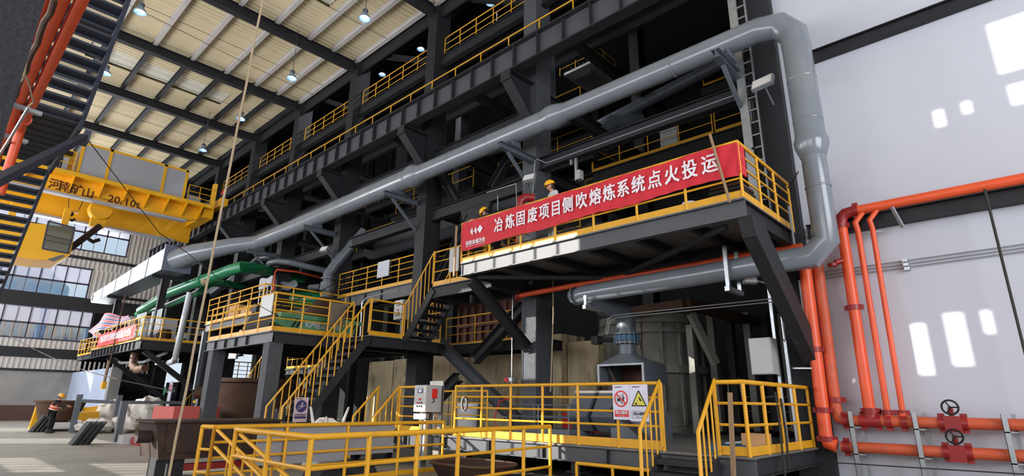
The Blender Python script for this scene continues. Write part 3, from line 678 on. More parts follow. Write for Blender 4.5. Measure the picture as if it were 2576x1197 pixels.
# hangers of the low pipe
for x, w in ((-8.35, 'left end'), (-4.62, 'right part')):
    t = thing('pipe_hanger', 'galvanised channel hanger at the %s of the low grey pipe' % w, 'hanger', (x, 12, 3.9))
    for y in (11.68, 12.32): MB().bb((x-.04, y-.03, 4.0 if w == 'left end' else 3.95), (x+.04, y+.03, 4.95 if w[0] == 'r' else 4.3)).build('hanger_leg', 'galvanised', t)
    MB().bb((x-.05, 11.6, 3.95), (x+.05, 12.4, 4.05)).build('cross_channel', 'galvanised', t)
# duct
t = thing('galvanised_duct', 'shiny rectangular galvanised duct with a rounded end left of the grey pipe', 'duct', (-44, 9, 8.6))
dz0, ya_, yb_ = 8.42, 8.5, 9.75
def dtop(x): return 9.66+(x+34)*.034
def dbox(x0, x1, g=0): return [(x, y, z) for x in (x0, x1) for y in (ya_-g, yb_+g) for z in (dz0-g, dtop(x)+g)]
FQ = [(0, 1, 3, 2), (4, 6, 7, 5), (0, 4, 5, 1), (2, 3, 7, 6), (0, 2, 6, 4), (1, 5, 7, 3)]
MB().add(dbox(-51.0, -34.1), FQ).build('duct_box', 'duct_metal', t)
MB().bb((-51.0, ya_+.01, dz0-.03), (-34.1, yb_-.01, dz0)).build('underside', 'dark_grey_paint', t)  # dark sheet below the duct, its underside shade put into the colour
for x in (-37.5, -41, -44.5, -48): MB().add(dbox(x-.03, x+.03, .02), FQ).build('seam_flange', 'duct_metal', t)
MB().add(dbox(-34.15, -34.05, .1), FQ).build('end_flange', 'duct_metal', t)
r_ = (dtop(-51)-dz0)/2
MB().lathe([(r_, ya_), (r_, yb_)], (-51.0, 0, dz0+r_), 'y', 20, math.pi/2, math.pi*1.5).lathe([(0, ya_), (r_, ya_)], (-51.0, 0, dz0+r_), 'y', 20).build('round_end', 'duct_metal', t, 30)
for x, w in ((-36.1, 'right end'), (-46.2, 'left end')):
    o = MB().ib((x, 9.2, 4.42), (x, 9.2, 8.2), .35, .3, up=(0, 1, 0)).build('duct_post', 'black_steel')
    tag(o, 'dark steel post standing on the far platform under the %s of the duct' % w, 'post')
    tag(MB().ib((x, 8.5, 8.3), (x, 12.9, 8.3), .16, .2).build('duct_beam', 'black_steel'), 'dark cross beam under the %s of the galvanised duct' % w, 'beam')

# inclined grey pipe with valve beside the fourth column
t = thing('inclined_pipe', 'dull grey inclined pipe bending down to a motor valve over the hopper', 'pipe', (-23, 12.6, 5.4))
MB().tube([at(918, 580, 'y', 13.9), at(842, 668, 'y', 12.9), at(826, 690, 'y', 12.7), at(822, 765, 'y', 12.7)], .24, 16).build('pipe_run', 'dark_grey_paint', t, 40)
p = at(824, 722, 'y', 12.7)
MB().tube([p+V(0, 0, -.2), p+V(0, 0, .2)], .34, 14).build('valve_body', 'dark_grey_paint', t, 40)
MB().tube([p+V(-.3, -.2, .02), p+V(-.85, -.45, .02)], .14, 12).build('actuator', 'dark_grey_paint', t, 40)
MB().tube([p+V(0, 0, .36), p+V(0, 0, .42)], .34, 14).build('flange', 'dark_grey_paint', t, 40)
# horizontal grey vessel behind the railed platform
t = thing('gas_vessel', 'dark grey horizontal vessel hung behind the railed platform left of the cabinet column', 'vessel', (-20, 15.5, 8.0))
a = at(935, 632, 'y', 15.5); MB().lathe([(0, a.x-.35), (.25, a.x-.3), (.42, a.x-.1), (.46, a.x+.1), (.46, -12)], (0, 15.5, a.z), 'x', 18).build('shell', 'dark_grey_paint', t, 40)
# orange pipe above it
tag(MB().tube([at(905, 618, 'y', 15), at(1045, 570, 'y', 15), at(1180, 528, 'y', 15)], .05, 8).build('fire_pipe', 'orange_paint', smooth=40), 'thin orange pipe running behind the cabinet column above the grey vessel', 'pipe')
tag(MB().tube([at(1150, 560, 'y', 15.8), at(1300, 513, 'y', 15.8), at(1330, 505, 'y', 15.8)], .13, 8).build('fire_pipe', 'orange_paint', smooth=40), 'orange pipe behind the bending worker at the banner', 'pipe')
t = thing('fire_pipe', 'orange standpipe with red elbow behind the banner rail near the banner column', 'pipe', (-11, 11.6, 5.3))
p = at(1307, 520, 'y', 11.9); MB().tube([(p.x, 11.9, 5.4), (p.x, 11.9, p.z)], .11, 12).build('riser', 'orange_paint', t, 40); MB().tube([(p.x, 11.9, p.z), (p.x+.04, 11.9, p.z+.2), (p.x+.16, 12.0, p.z+.3), (p.x+.35, 12.2, p.z+.28)], .13, 12).build('elbow', 'red_fitting', t, 40)

# green pipes
t = thing('green_pipe', 'glossy green pipe rising from the far platform and turning into the building', 'pipe', (-35, 10.5, 7.5))
MB().tube([(-45.5, 10.5, 7.5), at(430, 735, 'y', 10.5), at(580, 679, 'y', 10.5), at(607, 672, 'y', 10.6), at(640, 674, 'y', 11.4), at(700, 687, 'y', 13.6), at(760, 700, 'y', 16)], .3, 16).build('pipe_run', 'green_pipe', t, 50)
MB().tube([at(510, 706, 'y', 10.5), at(512, 706, 'y', 10.5)+V(.1, 0, .03)], .34, 16).build('collar', 'green_pipe', t)
t = thing('green_pipe', 'lower green pipe running beneath the larger green one', 'pipe', (-37, 11.3, 7))
MB().tube([at(345, 790, 'y', 11.4), at(430, 765, 'y', 11.4), at(500, 735, 'y', 11.4), at(530, 713, 'y', 11.5), at(560, 711, 'y', 12), at(620, 722, 'y', 14)], .2, 14).build('pipe_run', 'green_pipe', t, 50)
MB().tube([at(375, 772, 'y', 11.2), at(388, 770, 'y', 11.2), at(390, 750, 'y', 11.2)], .09, 8).build('branch', 'green_pipe', t, 50)
tag(MB().tube([at(700, 745, 'y', 16), at(760, 752, 'y', 17), at(830, 752, 'y', 18)], .5, 14).build('green_duct', 'green_pipe', smooth=40), 'dim green duct in the shadows behind the small railed platform', 'duct')
tag(MB().tube([at(535, 740, 'y', 13), at(650, 650, 'y', 13.8), at(700, 642, 'y', 13.8)], .2, 12).build('grey_pipe', 'dark_grey_paint', smooth=40), 'slim grey pipe slanting up behind the green pipe', 'pipe')
t = thing('grey_loop_pipe', 'grey loop pipe passing round the column above the small railed platform', 'pipe', (-29, 12.6, 7.6))
MB().tube([at(676, 664, 'y', 13.9), at(680, 660, 'y', 12.8), at(700, 657, 'y', 12.4), at(730, 660, 'y', 12.6), at(830, 683, 'y', 14.5)], .16, 12).build('pipe_run', 'dark_grey_paint', t, 50)
t = thing('fire_pipe', 'thin red riser with branch beside the column above the small railed platform', 'pipe', (-29, 12.7, 5))
MB().tube([at(687, 730, 'y', 12.7), at(692, 685, 'y', 12.7), at(697, 678, 'y', 12.7), at(745, 683, 'y', 13.6), at(815, 700, 'y', 15.5)], .06, 8).build('pipe_run', 'orange_paint', t, 50)
# downpipe in front of the far platform
t = thing('drain_pipe', 'slim grey drain pipe dropping in front of the far platform rail', 'pipe', (-33, 7.5, 3))
MB().tube([at(478, 735, 'y', 8.6), at(441, 900, 'y', 8.6), at(437, 908, 'y', 8.7), at(425, 912, 'y', 9.2)], .14, 12).build('pipe_run', 'galvanised_dull', t, 50)

# ================================================================== PLATFORMS, STAIRS, RAILS
def deck(name, label, a, b, z, edge=.35, m='black_steel', top='deck_plate', joists=3, stiff=0, fm=None):
    t = thing(name, label, 'platform', (a[0], a[1], z-edge))
    MB().bb((a[0], a[1], z-.02), (b[0], b[1], z)).build('deck_plate', top, t)
    hb = edge/2+.02
    MB().ib((a[0], a[1]+.08, z-hb), (b[0], a[1]+.08, z-hb), edge, .16, .02, .014).build('front_beam', fm or m, t)
    MB().ib((a[0], b[1]-.08, z-hb), (b[0], b[1]-.08, z-hb), edge, .16, .02, .014).build('rear_beam', m, t)
    for x in (a[0]+.08, b[0]-.08): MB().ib((x, a[1]+.16, z-hb), (x, b[1]-.16, z-hb), edge, .16, .02, .014).build('side_beam', m, t)
    for i in range(joists):
        x = a[0]+(b[0]-a[0])*(i+1)/(joists+1); MB().ib((x, a[1]+.16, z-.15), (x, b[1]-.16, z-.15), .2, .12, .015, .012).build('joist', m, t)
    if stiff:
        me = MB().bb((-.008, -.0, 0), (.008, .07, edge-.04)).mesh('stiffener', m); n = int((b[0]-a[0])/stiff)
        for i in range(1, n): place(me, 'stiffener', (a[0]+i*stiff, a[1], z-edge), t)
    return t
# lower deck
ZD = .82
t = deck('lower_deck', 'low dark steel deck with worn plate top in front of the furnace', (-14.4, 9.5), (-3.62, 16.2), ZD, .3, joists=8, stiff=1.6, fm='web_steel')
for x in (-13.9, -10.6, -7.25, -4.0):
    MB().ib((x, 9.75, 0), (x, 9.75, ZD-.33), .22, .22, up=(0, 1, 0)).build('leg', 'black_steel', t); MB().bb((x-.2, 9.55, .0), (x+.2, 9.95, .03)).build('base_plate', 'black_steel', t); MB().bb((x-.18, 9.57, .28), (x+.18, 9.93, .31)).build('collar_plate', 'black_steel', t)
    MB().ib((x, 15.9, 0), (x, 15.9, ZD-.33), .22, .22, up=(0, 1, 0)).build('leg', 'black_steel', t)
railing('yellow guard rail on the lower deck carrying the two safety signs', [(-10.85, 9.55, ZD), (-5.2, 9.55, ZD)], 1.17, 3, .16, .98, .03)
railing('yellow guard rail on the lower deck left of the tall control cabinet', [(-13.15, 9.55, ZD), (-12.2, 9.55, ZD)], 1.17, 3, .16, .98, .03)
railing('yellow guard rail round the right corner of the lower deck', [(-4.2, 9.55, ZD), (-3.7, 9.55, ZD), (-3.7, 12.95, ZD)], 1.17, 2, .14, .95, .034)
railing('yellow rear guard rail of the lower deck behind the short left steps', [(-14.3, 11.2, ZD), (-11.4, 11.2, ZD)], 1.1, 2, .12, 1.2)
railing('yellow rear rail behind the cross brace on the lower deck', [(-11.2, 12.6, ZD), (-9.9, 12.6, ZD)], 1.1, 2, .12, 1.2) if False else None
railing('yellow rail deep inside the right bay beyond the furnace', [(-8.2, 21, 0.82), (-5.8, 21, .82)], 1.6, 2, .12, 1.2)
stairs('dark steel steps from the floor up to the lower deck at right', (-5.22, 8.62, .0), (-5.22, 9.45, ZD), (1, 0, 0), 1.04, 4, dep=.26)
stairs('short dark steps at the left end of the lower deck', (-14.2, 8.7, 0), (-14.2, 9.45, ZD), (1, 0, 0), 1.0, 4, dep=.26)
def step_rail(label, x, z0=.0):
    t = thing('stair_handrail', label, 'handrail', (x, 9.0, .3))
    top = Vector((x, 9.52, ZD+1.17)); low = Vector((x, 8.78, 1.2))
    MB().tube([(x, 8.76, .0 if z0 == 0 else z0), low, top, top-V(0, 0, 1.1)], .034, 8).build('handrail', 'yellow_paint', t, 50)
    for i in (1, 2, 3):
        p = low.lerp(top, i/4); h = 1.05; me = post_mesh(h, .017); place(me, 'baluster', p-V(0, 0, h), t)
step_rail('yellow handrail on the left of the right deck steps, below the signs', -5.22)
step_rail('yellow handrail on the right of the right deck steps', -4.18)
step_rail('yellow handrail nearer the control cabinet on the short left steps', -13.2)
step_rail('yellow handrail on the far side of the short left steps', -14.2)

# banner platform
t = deck('banner_platform', 'black cantilever platform hung out over the lower deck, carrying the red banner', (-11.4, 9.98), (-3.5, 12.98), 5.34, .36, joists=5, stiff=0, fm='web_steel')
MB().bar((-4.0, 10.3, 4.93), (-8.0, 12.8, 4.93), .1, .1).build('underside_brace', 'black_steel', t); MB().bar((-8.2, 12.8, 4.93), (-11, 10.3, 4.93), .1, .1).build('underside_brace', 'black_steel', t)
tag(MB().prism([(10.0, 4.97), (10.6, 4.97), (13.0, 3.0), (13.0, 2.4), (12.85, 2.45), (10.15, 4.6)], 'x', -3.66, -3.4).build('platform_knee_brace', 'black_steel'), 'broad black knee brace under the right end of the banner platform', 'brace')
tag(MB().ib((-11.1, 10.2, 4.85), (-11.45, 12.98, 3.2), .26, .24).build('platform_knee_brace', 'black_steel'), 'slanting I-beam knee brace under the left end of the banner platform', 'brace')
railing('yellow guard rail round the banner platform', [(-11.38, 12.9, 5.34), (-11.38, 10.02, 5.34), (-3.52, 10.02, 5.34), (-3.52, 12.9, 5.34)], 1.15, 3, .14, 1.12, .03)
# gallery deck right of the upper stair
deck('stair_head_deck', 'black gallery deck at the head of the upper stair', (-14.1, 11.2), (-11.42, 12.95), 5.22, .36, stiff=0, joists=1)
railing('yellow guard rail at the head of the upper stair', [(-14.08, 11.24, 5.22), (-11.6, 11.24, 5.22)], 1.15, 2, .14, .9)
railing('yellow rail at the rear of the stair head deck', [(-14.0, 12.9, 5.22), (-11.8, 12.9, 5.22)], 1.15, 2, .14, 1.1)
tag(MB().bb((-13.25, 11.16, 5.55), (-12.8, 11.19, 6.32)).build('grey_sheet', 'box_grey'), 'pale grey sheet tied to the rail at the head of the upper stair', 'panel')
# stair 2 and landing
stairs('black steel stair rising from the landing to the stair head deck', (-15.5, 11.25, 3.62), (-14.1, 11.25, 5.22), (0, 1, 0), .95, 7, dep=.22)
stair_rail('yellow near handrail of the upper stair', (-15.5, 11.22, 3.7), (-14.1, 11.22, 5.3), 1.08, 7)
stair_rail('yellow far handrail of the upper stair', (-15.5, 12.25, 3.7), (-14.1, 12.25, 5.3), 1.08, 7)
t = deck('stair_landing', 'dark landing deck between the long stair and the upper stair', (-16.95, 9.85), (-15.45, 12.95), 3.62, .32, joists=1)
deck('side_gallery', 'dark gallery deck behind the cross brace', (-17.1, 13.79), (-11.75, 15.1), 3.66, .32, joists=3)
railing('yellow guard rail of the gallery behind the cross brace', [(-16.9, 14.25, 3.66), (-11.95, 14.25, 3.66)], 1.1, 2, .12, 1.5)
railing('yellow rail along the right edge of the stair landing', [(-15.5, 9.9, 3.62), (-15.5, 11.15, 3.62)], 1.15, 2, .14, 1.3, .028)
railing('yellow rail at the rear of the stair landing', [(-16.9, 12.88, 3.62), (-15.6, 12.88, 3.62)], 1.1, 2, .14, 1.2)
# stair 1
stairs('long black steel stair from the floor up to the landing', (-16.5, 7.15, .0), (-16.5, 9.85, 3.62), (1, 0, 0), 1.0, 16, dep=.2, sh=.24)
stair_rail('yellow near handrail of the long stair, above its open side', (-15.5, 7.35, .32), (-15.5, 9.85, 3.7), 1.1, 12, r=.028)
stair_rail('yellow far handrail of the long stair', (-16.5, 7.35, .32), (-16.5, 9.85, 3.7), 1.1, 12, r=.028)
# platform A with legs
t = deck('cart_platform', 'railed steel platform on two thick columns carrying the green flat cart', (-22.4, 7.4), (-17.0, 12.95), 3.64, .34, joists=4, stiff=.9, fm='web_steel')
MB().bb((-17.45, 7.42, 0), (-17.02, 7.85, 3.3)).build('leg', 'fireproofed_steel', t)
MB().bb((-22.0, 7.42, 0), (-21.57, 7.85, 3.3)).build('leg', 'fireproofed_steel', t)
MB().bar((-19.2, 7.7, 3.3), (-17.5, 7.7, 1.9), .1, .1).build('knee', 'black_steel', t) if False else None
railing('yellow guard rail round the front and right side of the cart platform', [(-22.3, 7.45, 3.64), (-17.05, 7.45, 3.64), (-17.05, 10.2, 3.64)], 1.18, 3, .14, 1.02, .03)
railing('yellow rail across the rear of the cart platform', [(-21.8, 10.4, 4.1), (-17.6, 10.4, 4.1), (-17.6, 12.9, 4.1)], 1.1, 2, .1, 1.4) if False else None
tag(MB().bb((-17.95, 7.38, 4.12), (-17.12, 7.41, 4.78)).build('grey_sheet', 'box_grey'), 'pale grey sheet on the front rail corner of the cart platform', 'panel')
tag(MB().bb((-17.02, 9.3, 4.05), (-16.99, 9.85, 4.76)).build('grey_sheet', 'stainless'), 'beige sheet on the right side rail of the cart platform', 'panel')
# upper-left platform E
t = deck('box_platform', 'railed platform left of the cart platform, stacked with boxes', (-28.4, 9.2), (-22.3, 12.95), 4.95, .34, joists=3, fm='web_steel')
railing('yellow guard rail round the platform stacked with boxes', [(-28.3, 9.24, 4.95), (-22.35, 9.24, 4.95), (-22.35, 12.9, 4.95)], 1.15, 3, .12, 1.2, .028)
MB().bb((-28.2, 9.3, 0), (-27.9, 9.6, 4.6)).build('leg', 'black_steel', t)
tag(MB().bb((-27.2, 9.75, 4.95), (-26.2, 10.4, 5.75)).build('cardboard_box', 'cardboard'), 'large tan cardboard box behind the rail left of the cart platform', 'box')
tag(MB().bb((-25.9, 9.8, 4.95), (-25.0, 10.4, 5.5)).build('cardboard_box', 'cardboard'), 'smaller tan cardboard box right of the large one', 'box')
t = thing('scaffold_frame', 'pale scaffold frame draped with netting on the box platform', 'scaffold', (-25.2, 10.8, 4.95))
for x in (-26.1, -25.7, -25.3, -24.9): MB().tube([(x, 10.6, 4.95), (x, 10.6, 7.0)], .025, 6).build('upright', 'galvanised', t)
for z in (5.6, 6.3, 7.0): MB().tube([(-26.2, 10.6, z), (-24.8, 10.6, z)], .02, 6).build('crossbar', 'galvanised', t)
MB().grid(lambda u, v: (-26.2+1.4*u, 10.55-.05*math.sin(u*9), 7.0-.45*v+.05*math.sin(u*7+v*3)), 10, 3).build('net', 'cloth_grey', t, True)
MB().grid(lambda u, v: (-24.8+1.5*u, 10.9+.15*math.sin(v*3), 6.75-.35*v-.12*u+.04*math.sin(u*8)), 8, 4).build('dust_net', 'dark_grey_paint', t, True)
# platform C
t = deck('valve_gallery', 'railed gallery at mid height between the cabinet column and the inclined pipe', (-25.0, 13.15), (-17.68, 13.9), 6.2, .5, joists=0, stiff=1.25, m='black_steel', fm='web_steel')
MB().bb((-23.6, 13.9, 6.17), (-17.68, 17, 6.2)).build('inner_deck', 'deck_plate', t)
railing('yellow guard rail of the mid height gallery left of the cabinet column', [(-23.6, 13.2, 6.2), (-17.7, 13.2, 6.2)], 1.15, 3, .14, 1.25, .026)
tag(MB().bb((-20.35, 13.12, 6.7), (-19.5, 13.15, 7.4)).build('grey_sheet', 'white_wall'), 'white sheet on the rail of the mid height gallery', 'panel')
railing('yellow inner rail behind the mid height gallery', [(-20.5, 15.6, 6.2), (-18.2, 15.6, 6.2)], .9, 2, .1, .5, .018)
# far platform
t = deck('far_platform', 'black far platform with the small red banner and tarpaulin, left side of the hall', (-43.4, 7.72), (-32.6, 12.9), 4.42, .45, joists=4, stiff=.75)
for x in (-33.0, -40.2): MB().ib((x, 8.1, 3.9), (x, 12.9, .6), .24, .24).build('knee_brace', 'black_steel', t)
railing('yellow rail round the far platform', [(-43.3, 7.76, 4.42), (-32.65, 7.76, 4.42), (-32.65, 12.85, 4.42)], 1.15, 2, .12, .92, .03)
deck('far_end_platform', 'small lower extension at the left end of the far platform', (-50.5, 8.3), (-43.6, 12.9), 4.42, .3, joists=2)
railing('yellow rail of the small extension beside the windowed end wall', [(-50.4, 11, 4.42), (-50.4, 8.34, 4.42), (-43.7, 8.34, 4.42)], 1.1, 2, .12, .9, .028)
t = thing('far_banner', 'small faded red banner on the rail of the far platform', 'banner', (-38, 7.68, 4.5))
MB().grid(lambda u, v: (-41.4+7.9*u, 7.66+.03*math.sin(u*25), 5.25-.75*v), 40, 3).build('cloth', 'banner_far', t, True)
put_text('安全生产人人有责', .62, (-37.5, 7.61, 4.87), (1, 0, 0), (0, 0, 1), 'white_print', t, sx=1.2) if False else None
put_text('冶炼固废项目侧吹熔炼系统点火投运', .44, (-37.3, 7.6, 4.87), (1, 0, 0), (0, 0, 1), 'white_print', t, sx=.95, bold=.006)
t = thing('striped_tarpaulin', 'red white and blue striped tarpaulin draped over gear on the far platform', 'tarpaulin', (-42, 8.6, 5))
_tt = [at(222, 833, 'y', 7.95), at(268, 789, 'y', 8.3), at(322, 793, 'y', 8.6)]; _tb = [at(236, 853, 'y', 7.7), at(263, 832, 'y', 7.75), at(322, 812, 'y', 8.1)]
def tf(u, v):
    k = 0 if u < .5 else 1; f = u*2-k; a = _tt[k].lerp(_tt[k+1], f); b = _tb[k].lerp(_tb[k+1], f); p = a.lerp(b, v)
    return p+V(0, .15*math.sin(u*17+v*4)*v+.1*math.sin(u*9), .07*math.sin(u*13+2*v))
MB().grid(tf, 24, 12).build('sheet', 'striped_tarp', t, True)
MB().tube([(-44.0, 9.2, 4.42), (-44.0, 9.2, 6.0)], .05, 6).build('prop', 'wood', t); MB().tube([(-37.2, 9.4, 4.42), (-36.9, 9.3, 8.3)], .05, 6).build('prop', 'wood', t)
for x, y, w in ((-36.0, 9.6, 'right'), (-38.2, 9.4, 'left')):
    t = thing('wire_cage', 'pale %s wire sided cage standing on the far platform' % w, 'cage', (x, y, 4.42)); 
    MB().bb((x-.9, y-.5, 4.42), (x+.9, y+.5, 4.6)).build('base', 'galvanised_dull', t)
    q = MB()
    for i in range(10): q.tube([(x-.9+.2*i, y-.5, 4.6), (x-.9+.2*i, y-.5, 6.4)], .018, 4)
    for i in range(4): q.tube([(x-.9, y-.5, 4.8+.5*i), (x+.9, y-.5, 4.8+.5*i)], .018, 4)
    q.build('mesh_side', 'galvanised', t, kind='stuff')
    MB().bb((x-.8, y-.3, 4.6), (x+.8, y+.4, 5.9)).build('load', 'cloth_grey', t)
tag(MB().lathe([(0, 4.42), (.3, 4.42), (.36, 4.75), (.3, 5.1), (0, 5.1)], (-33.6, 9.0, 0), seg=10).build('wire_drum', 'rust_cast', smooth=30), 'small rusty drum near the right corner of the far platform', 'drum')

# foreground pit rails
t1 = railing('yellow foreground guard rail with a bent corner nearest the camera', [(-9.5, 3.8, 0), (-7.05, 3.78, 0), (-7.7, 9.4, 0)], 1.15, 2, 0, 1.0, .036)
t2 = railing('yellow second guard rail carrying grey sheets behind the foreground rail', [(-10.95, 4.0, 0), (-11.2, 9.5, 0)], 1.13, 3, .1, 1.25, .034)
t3 = railing('short yellow gate frame at the left end of the second guard rail', [(-11.25, 3.9, 0), (-10.95, 4.0, 0)], 1.13, 2, 0, .6, .034)
for nm, xa, y in (('near', -9.45, 3.85), ('far', -10.85, 4.02)):
    t = thing('stair_handrail', 'yellow sloping double handrail going down into the pit, %s side' % nm, 'handrail', (xa, y, .3))
    for dz in (0, -.28): MB().tube([(xa, y, 1.08+dz), (xa+2.6, y+.12, .28+dz)], .03, 8).build('handrail', 'yellow_paint', t, 50)
    for i in (1, 2, 3): MB().tube([(xa+.55*i, y+.03*i, 1.06-.17*i), (xa+.55*i, y+.03*i, .0)], .018, 6).build('baluster', 'yellow_paint', t, 50)
for i, (y0, y1) in enumerate(((4.95, 6.5), (6.52, 7.45), (7.5, 8.6))):
    pass
tag(MB().bb((-11.12, 4.85, .42), (-11.09, 6.75, 1.1)).build('grey_sheet', 'panel_grey'), 'left plain grey sheet fixed behind the second guard rail', 'panel')
tag(MB().bb((-11.19, 6.8, .5), (-11.16, 8.0, 1.1)).build('grey_sheet', 'panel_grey'), 'right plain grey sheet fixed behind the second guard rail', 'panel')
for y, w in ((6.8, 'left'), (7.6, 'right')):
    tag(MB().prism([(y-.35, 0), (y+.35, 0), (y+.22, .22), (y-.22, .22)], 'x', -12.3, -11.6).build('steel_trestle', 'black_steel'), 'low black trestle on the floor behind the grey sheets, %s one' % w, 'trestle')
# slag pot rim in the pit at front
t = thing('slag_pot', 'rounded rectangular brown slag pot with open rim in the foreground', 'pot', (-9.3, 8.75, 0))
def rr(cx, cy, hx, hy, z, n=28, p=3.2):
    out = []
    for i in range(n):
        a = 2*math.pi*i/n; c, s_ = math.cos(a), math.sin(a); out.append((cx+hx*math.copysign(abs(c)**(2/p), c), cy+hy*math.copysign(abs(s_)**(2/p), s_), z))
    return out
def potmesh(cx, cy, hx, hy, z0, z1, tk=.05, tap=.75):
    n = 28; r = [rr(cx, cy, hx*tap, hy*tap, z0), rr(cx, cy, hx, hy, z1), rr(cx, cy, hx-tk, hy-tk, z1), rr(cx, cy, (hx-tk)*tap, (hy-tk)*tap, z0+.1)]
    b = MB(); b.v = [p for x in r for p in x]; b.f = [(k*n+i, k*n+(i+1) % n, (k+1)*n+(i+1) % n, (k+1)*n+i) for k in range(3) for i in range(n)]+[tuple(range(n))[::-1], tuple(range(3*n, 4*n))]; return b
potmesh(-9.35, 8.8, .95, .68, 0.0, .36).build('pot', 'rust_cast', t, 40)
MB().tube(rr(-9.35, 8.8, .95, .68, .36), .03, 6, closed=True).build('rim', 'pot_brown', t, 40)

# ================================================================== OVERHEAD CRANE
XC = -37.0
t = thing('overhead_crane', 'yellow overhead travelling crane with grey covered girder and hanging hooks', 'crane', (-38.5, 6, 12.3))
def yz(px, py, x): p = at(px, py, 'x', x); return p.y, p.z
ya, yb = -8.5, 11.3
MB().bb((XC-.95, ya, 12.35), (XC-.7, 10.1, 13.3)).build('near_girder', 'crane_yellow', t)
MB().bb((XC-1.0, ya, 12.25), (XC-.55, 10.1, 12.37)).build('girder_flange', 'crane_grey', t)
MB().prism([(10.1, 12.3), (10.1, 13.3), (11.5, 13.3), (11.5, 12.95)], 'x', XC-.95, XC-.7).build('girder_end', 'crane_yellow', t)
MB().bb((XC-.7, ya, 13.28), (XC+.25, yb, 13.34)).bb((XC+.2, ya, 13.2), (XC+.28, yb, 13.42)).build('walkway_plate', 'crane_yellow', t)
me = MB().prism([(0, 13.3), (.9, 13.28), (.9, 13.2), (0, 12.5)], 'y', -.012, .012); me = me.mesh('walkway_rib', 'crane_yellow')
for y in [2.2, 4.15, 5.5, 6.65, 7.75, 8.8, 9.8, 10.7]: place(me, 'walkway_rib', (XC-.7, y, 0), t)
MB().bb((XC-3.9, ya, 11.7), (XC-3.6, 11.3, 13.3)).build('far_girder', 'crane_yellow', t)
MB().bb((XC-4.0, ya, 11.6), (XC-3.45, 10.4, 11.72)).build('girder_flange', 'crane_grey', t)
MB().bb((XC-4.6, 11.55, 13.48), (XC+.5, 12.0, 14.0)).build('end_carriage', 'crane_yellow', t)
MB().bb((XC-4.2, 10.9, 12.7), (XC-.3, 11.5, 13.5)).build('end_tie', 'crane_yellow', t)
# cover box
tb = 15.35; y0, y1 = 4.15, 9.6
MB().bb((XC-2.2, y0, 13.36), (XC-.05, y1, tb-.1)).build('cover_box', 'crane_grey', t)
q = MB()
for a, b in ((y0, y0+.14), (5.45, 5.6), (8.25, 8.4), (y1-.14, y1)): q.bb((XC-.06, a, 13.34), (XC+.02, b, tb))
q.bb((XC-.06, y0, tb-.12), (XC+.02, y1, tb)).bb((XC-.06, y0, 13.34), (XC+.02, y1, 13.46)); q.build('cover_frame', 'crane_yellow', t)
for a, b in ((y0+.14, 5.45), (5.6, 8.25), (8.4, y1-.14)): MB().bb((XC-.05, a, 13.46), (XC-.02, b, tb-.12)).build('cover_panel', 'crane_grey', t)
MB().prism([(y0, 13.36), (y0, tb), (y0-.25, tb-.1), (y0-.45, 13.36)], 'x', XC-2.2, XC-1.9).build('cover_side', 'crane_yellow', t)
# air conditioner and rails left of the cover
ac = MB().bb((XC-.7, 2.85, 13.5), (XC-.1, 3.75, 14.25)).build('air_conditioner', 'crane_grey', t)
q = MB()
for i in range(6): q.bb((XC-.1, 2.92+i*.1, 13.56), (XC-.08, 2.99+i*.1, 14.2))
q.build('fan_grille', 'rubber_black', ac)
for z in (13.9, 14.6): MB().tube([(XC+.1, 2.6, z), (XC+.1, 4.05, z)], .025, 5).build('rail', 'crane_yellow', t)
for y in (2.6, 4.0): MB().tube([(XC+.1, y, 13.34), (XC+.1, y, 14.6)], .025, 5).build('rail_post', 'crane_yellow', t)
MB().bb((XC-.9, 2.7, 13.6), (XC-.75, 4.0, 14.9)).build('switch_cabinet', 'crane_yellow', t); MB().tube([(XC-.6, 2.9, 14.7), (XC-.6, 3.9, 14.7)], .15, 8).build('cable_drum', 'rust_cast', t)
for y in (9.75, 10.4, 11.1): MB().tube([(XC+.1, y, 13.34), (XC+.1, y, 14.45)], .022, 5).build('rail_post', 'crane_yellow', t)
for z in (13.7, 14.05, 14.45): MB().tube([(XC+.1, 9.75, z), (XC+.1, 11.1, z)], .02, 5).build('rail', 'crane_yellow', t)
MB().bb((XC-.8, 9.9, 13.36), (XC-.2, 10.6, 13.9)).build('drive_box', 'galvanised_dull', t); MB().bb((XC-.1, 11.1, 13.3), (XC+.25, 11.3, 14.9)).build('buffer_post', 'crane_yellow', t)
MB().lathe([(0, 14.32), (.1, 14.34), (.15, 14.45), (.13, 14.58), (0, 14.66)], (XC+.1, 11.75, 0), seg=12).build('beacon', 'helmet_red', t, 60)
for s_, y in [(s_, at(px_, py_, 'x', XC-.68)) for s_, px_, py_ in (('河', 139, 465), ('南', 165, 472), ('矿', 193, 479), ('山', 221, 487))]: put_text(s_, .62, (XC-.68, y.y, y.z), (0, 1, 0), (0, 0, 1), 'crane_text', t, bold=.008)
_p = at(312, 508, 'x', XC-.68); put_text('20/10t', .62, (XC-.68, _p.y, _p.z), (0, 1, 0), (0, 0, 1), 'crane_text', t, bold=.006)
_p = at(259, 500, 'x', XC-.68); put_text('HENAN KUANGSHAN', .14, (XC-.68, _p.y, _p.z), (0, 1, 0), (0, 0, 1), 'crane_text', t)
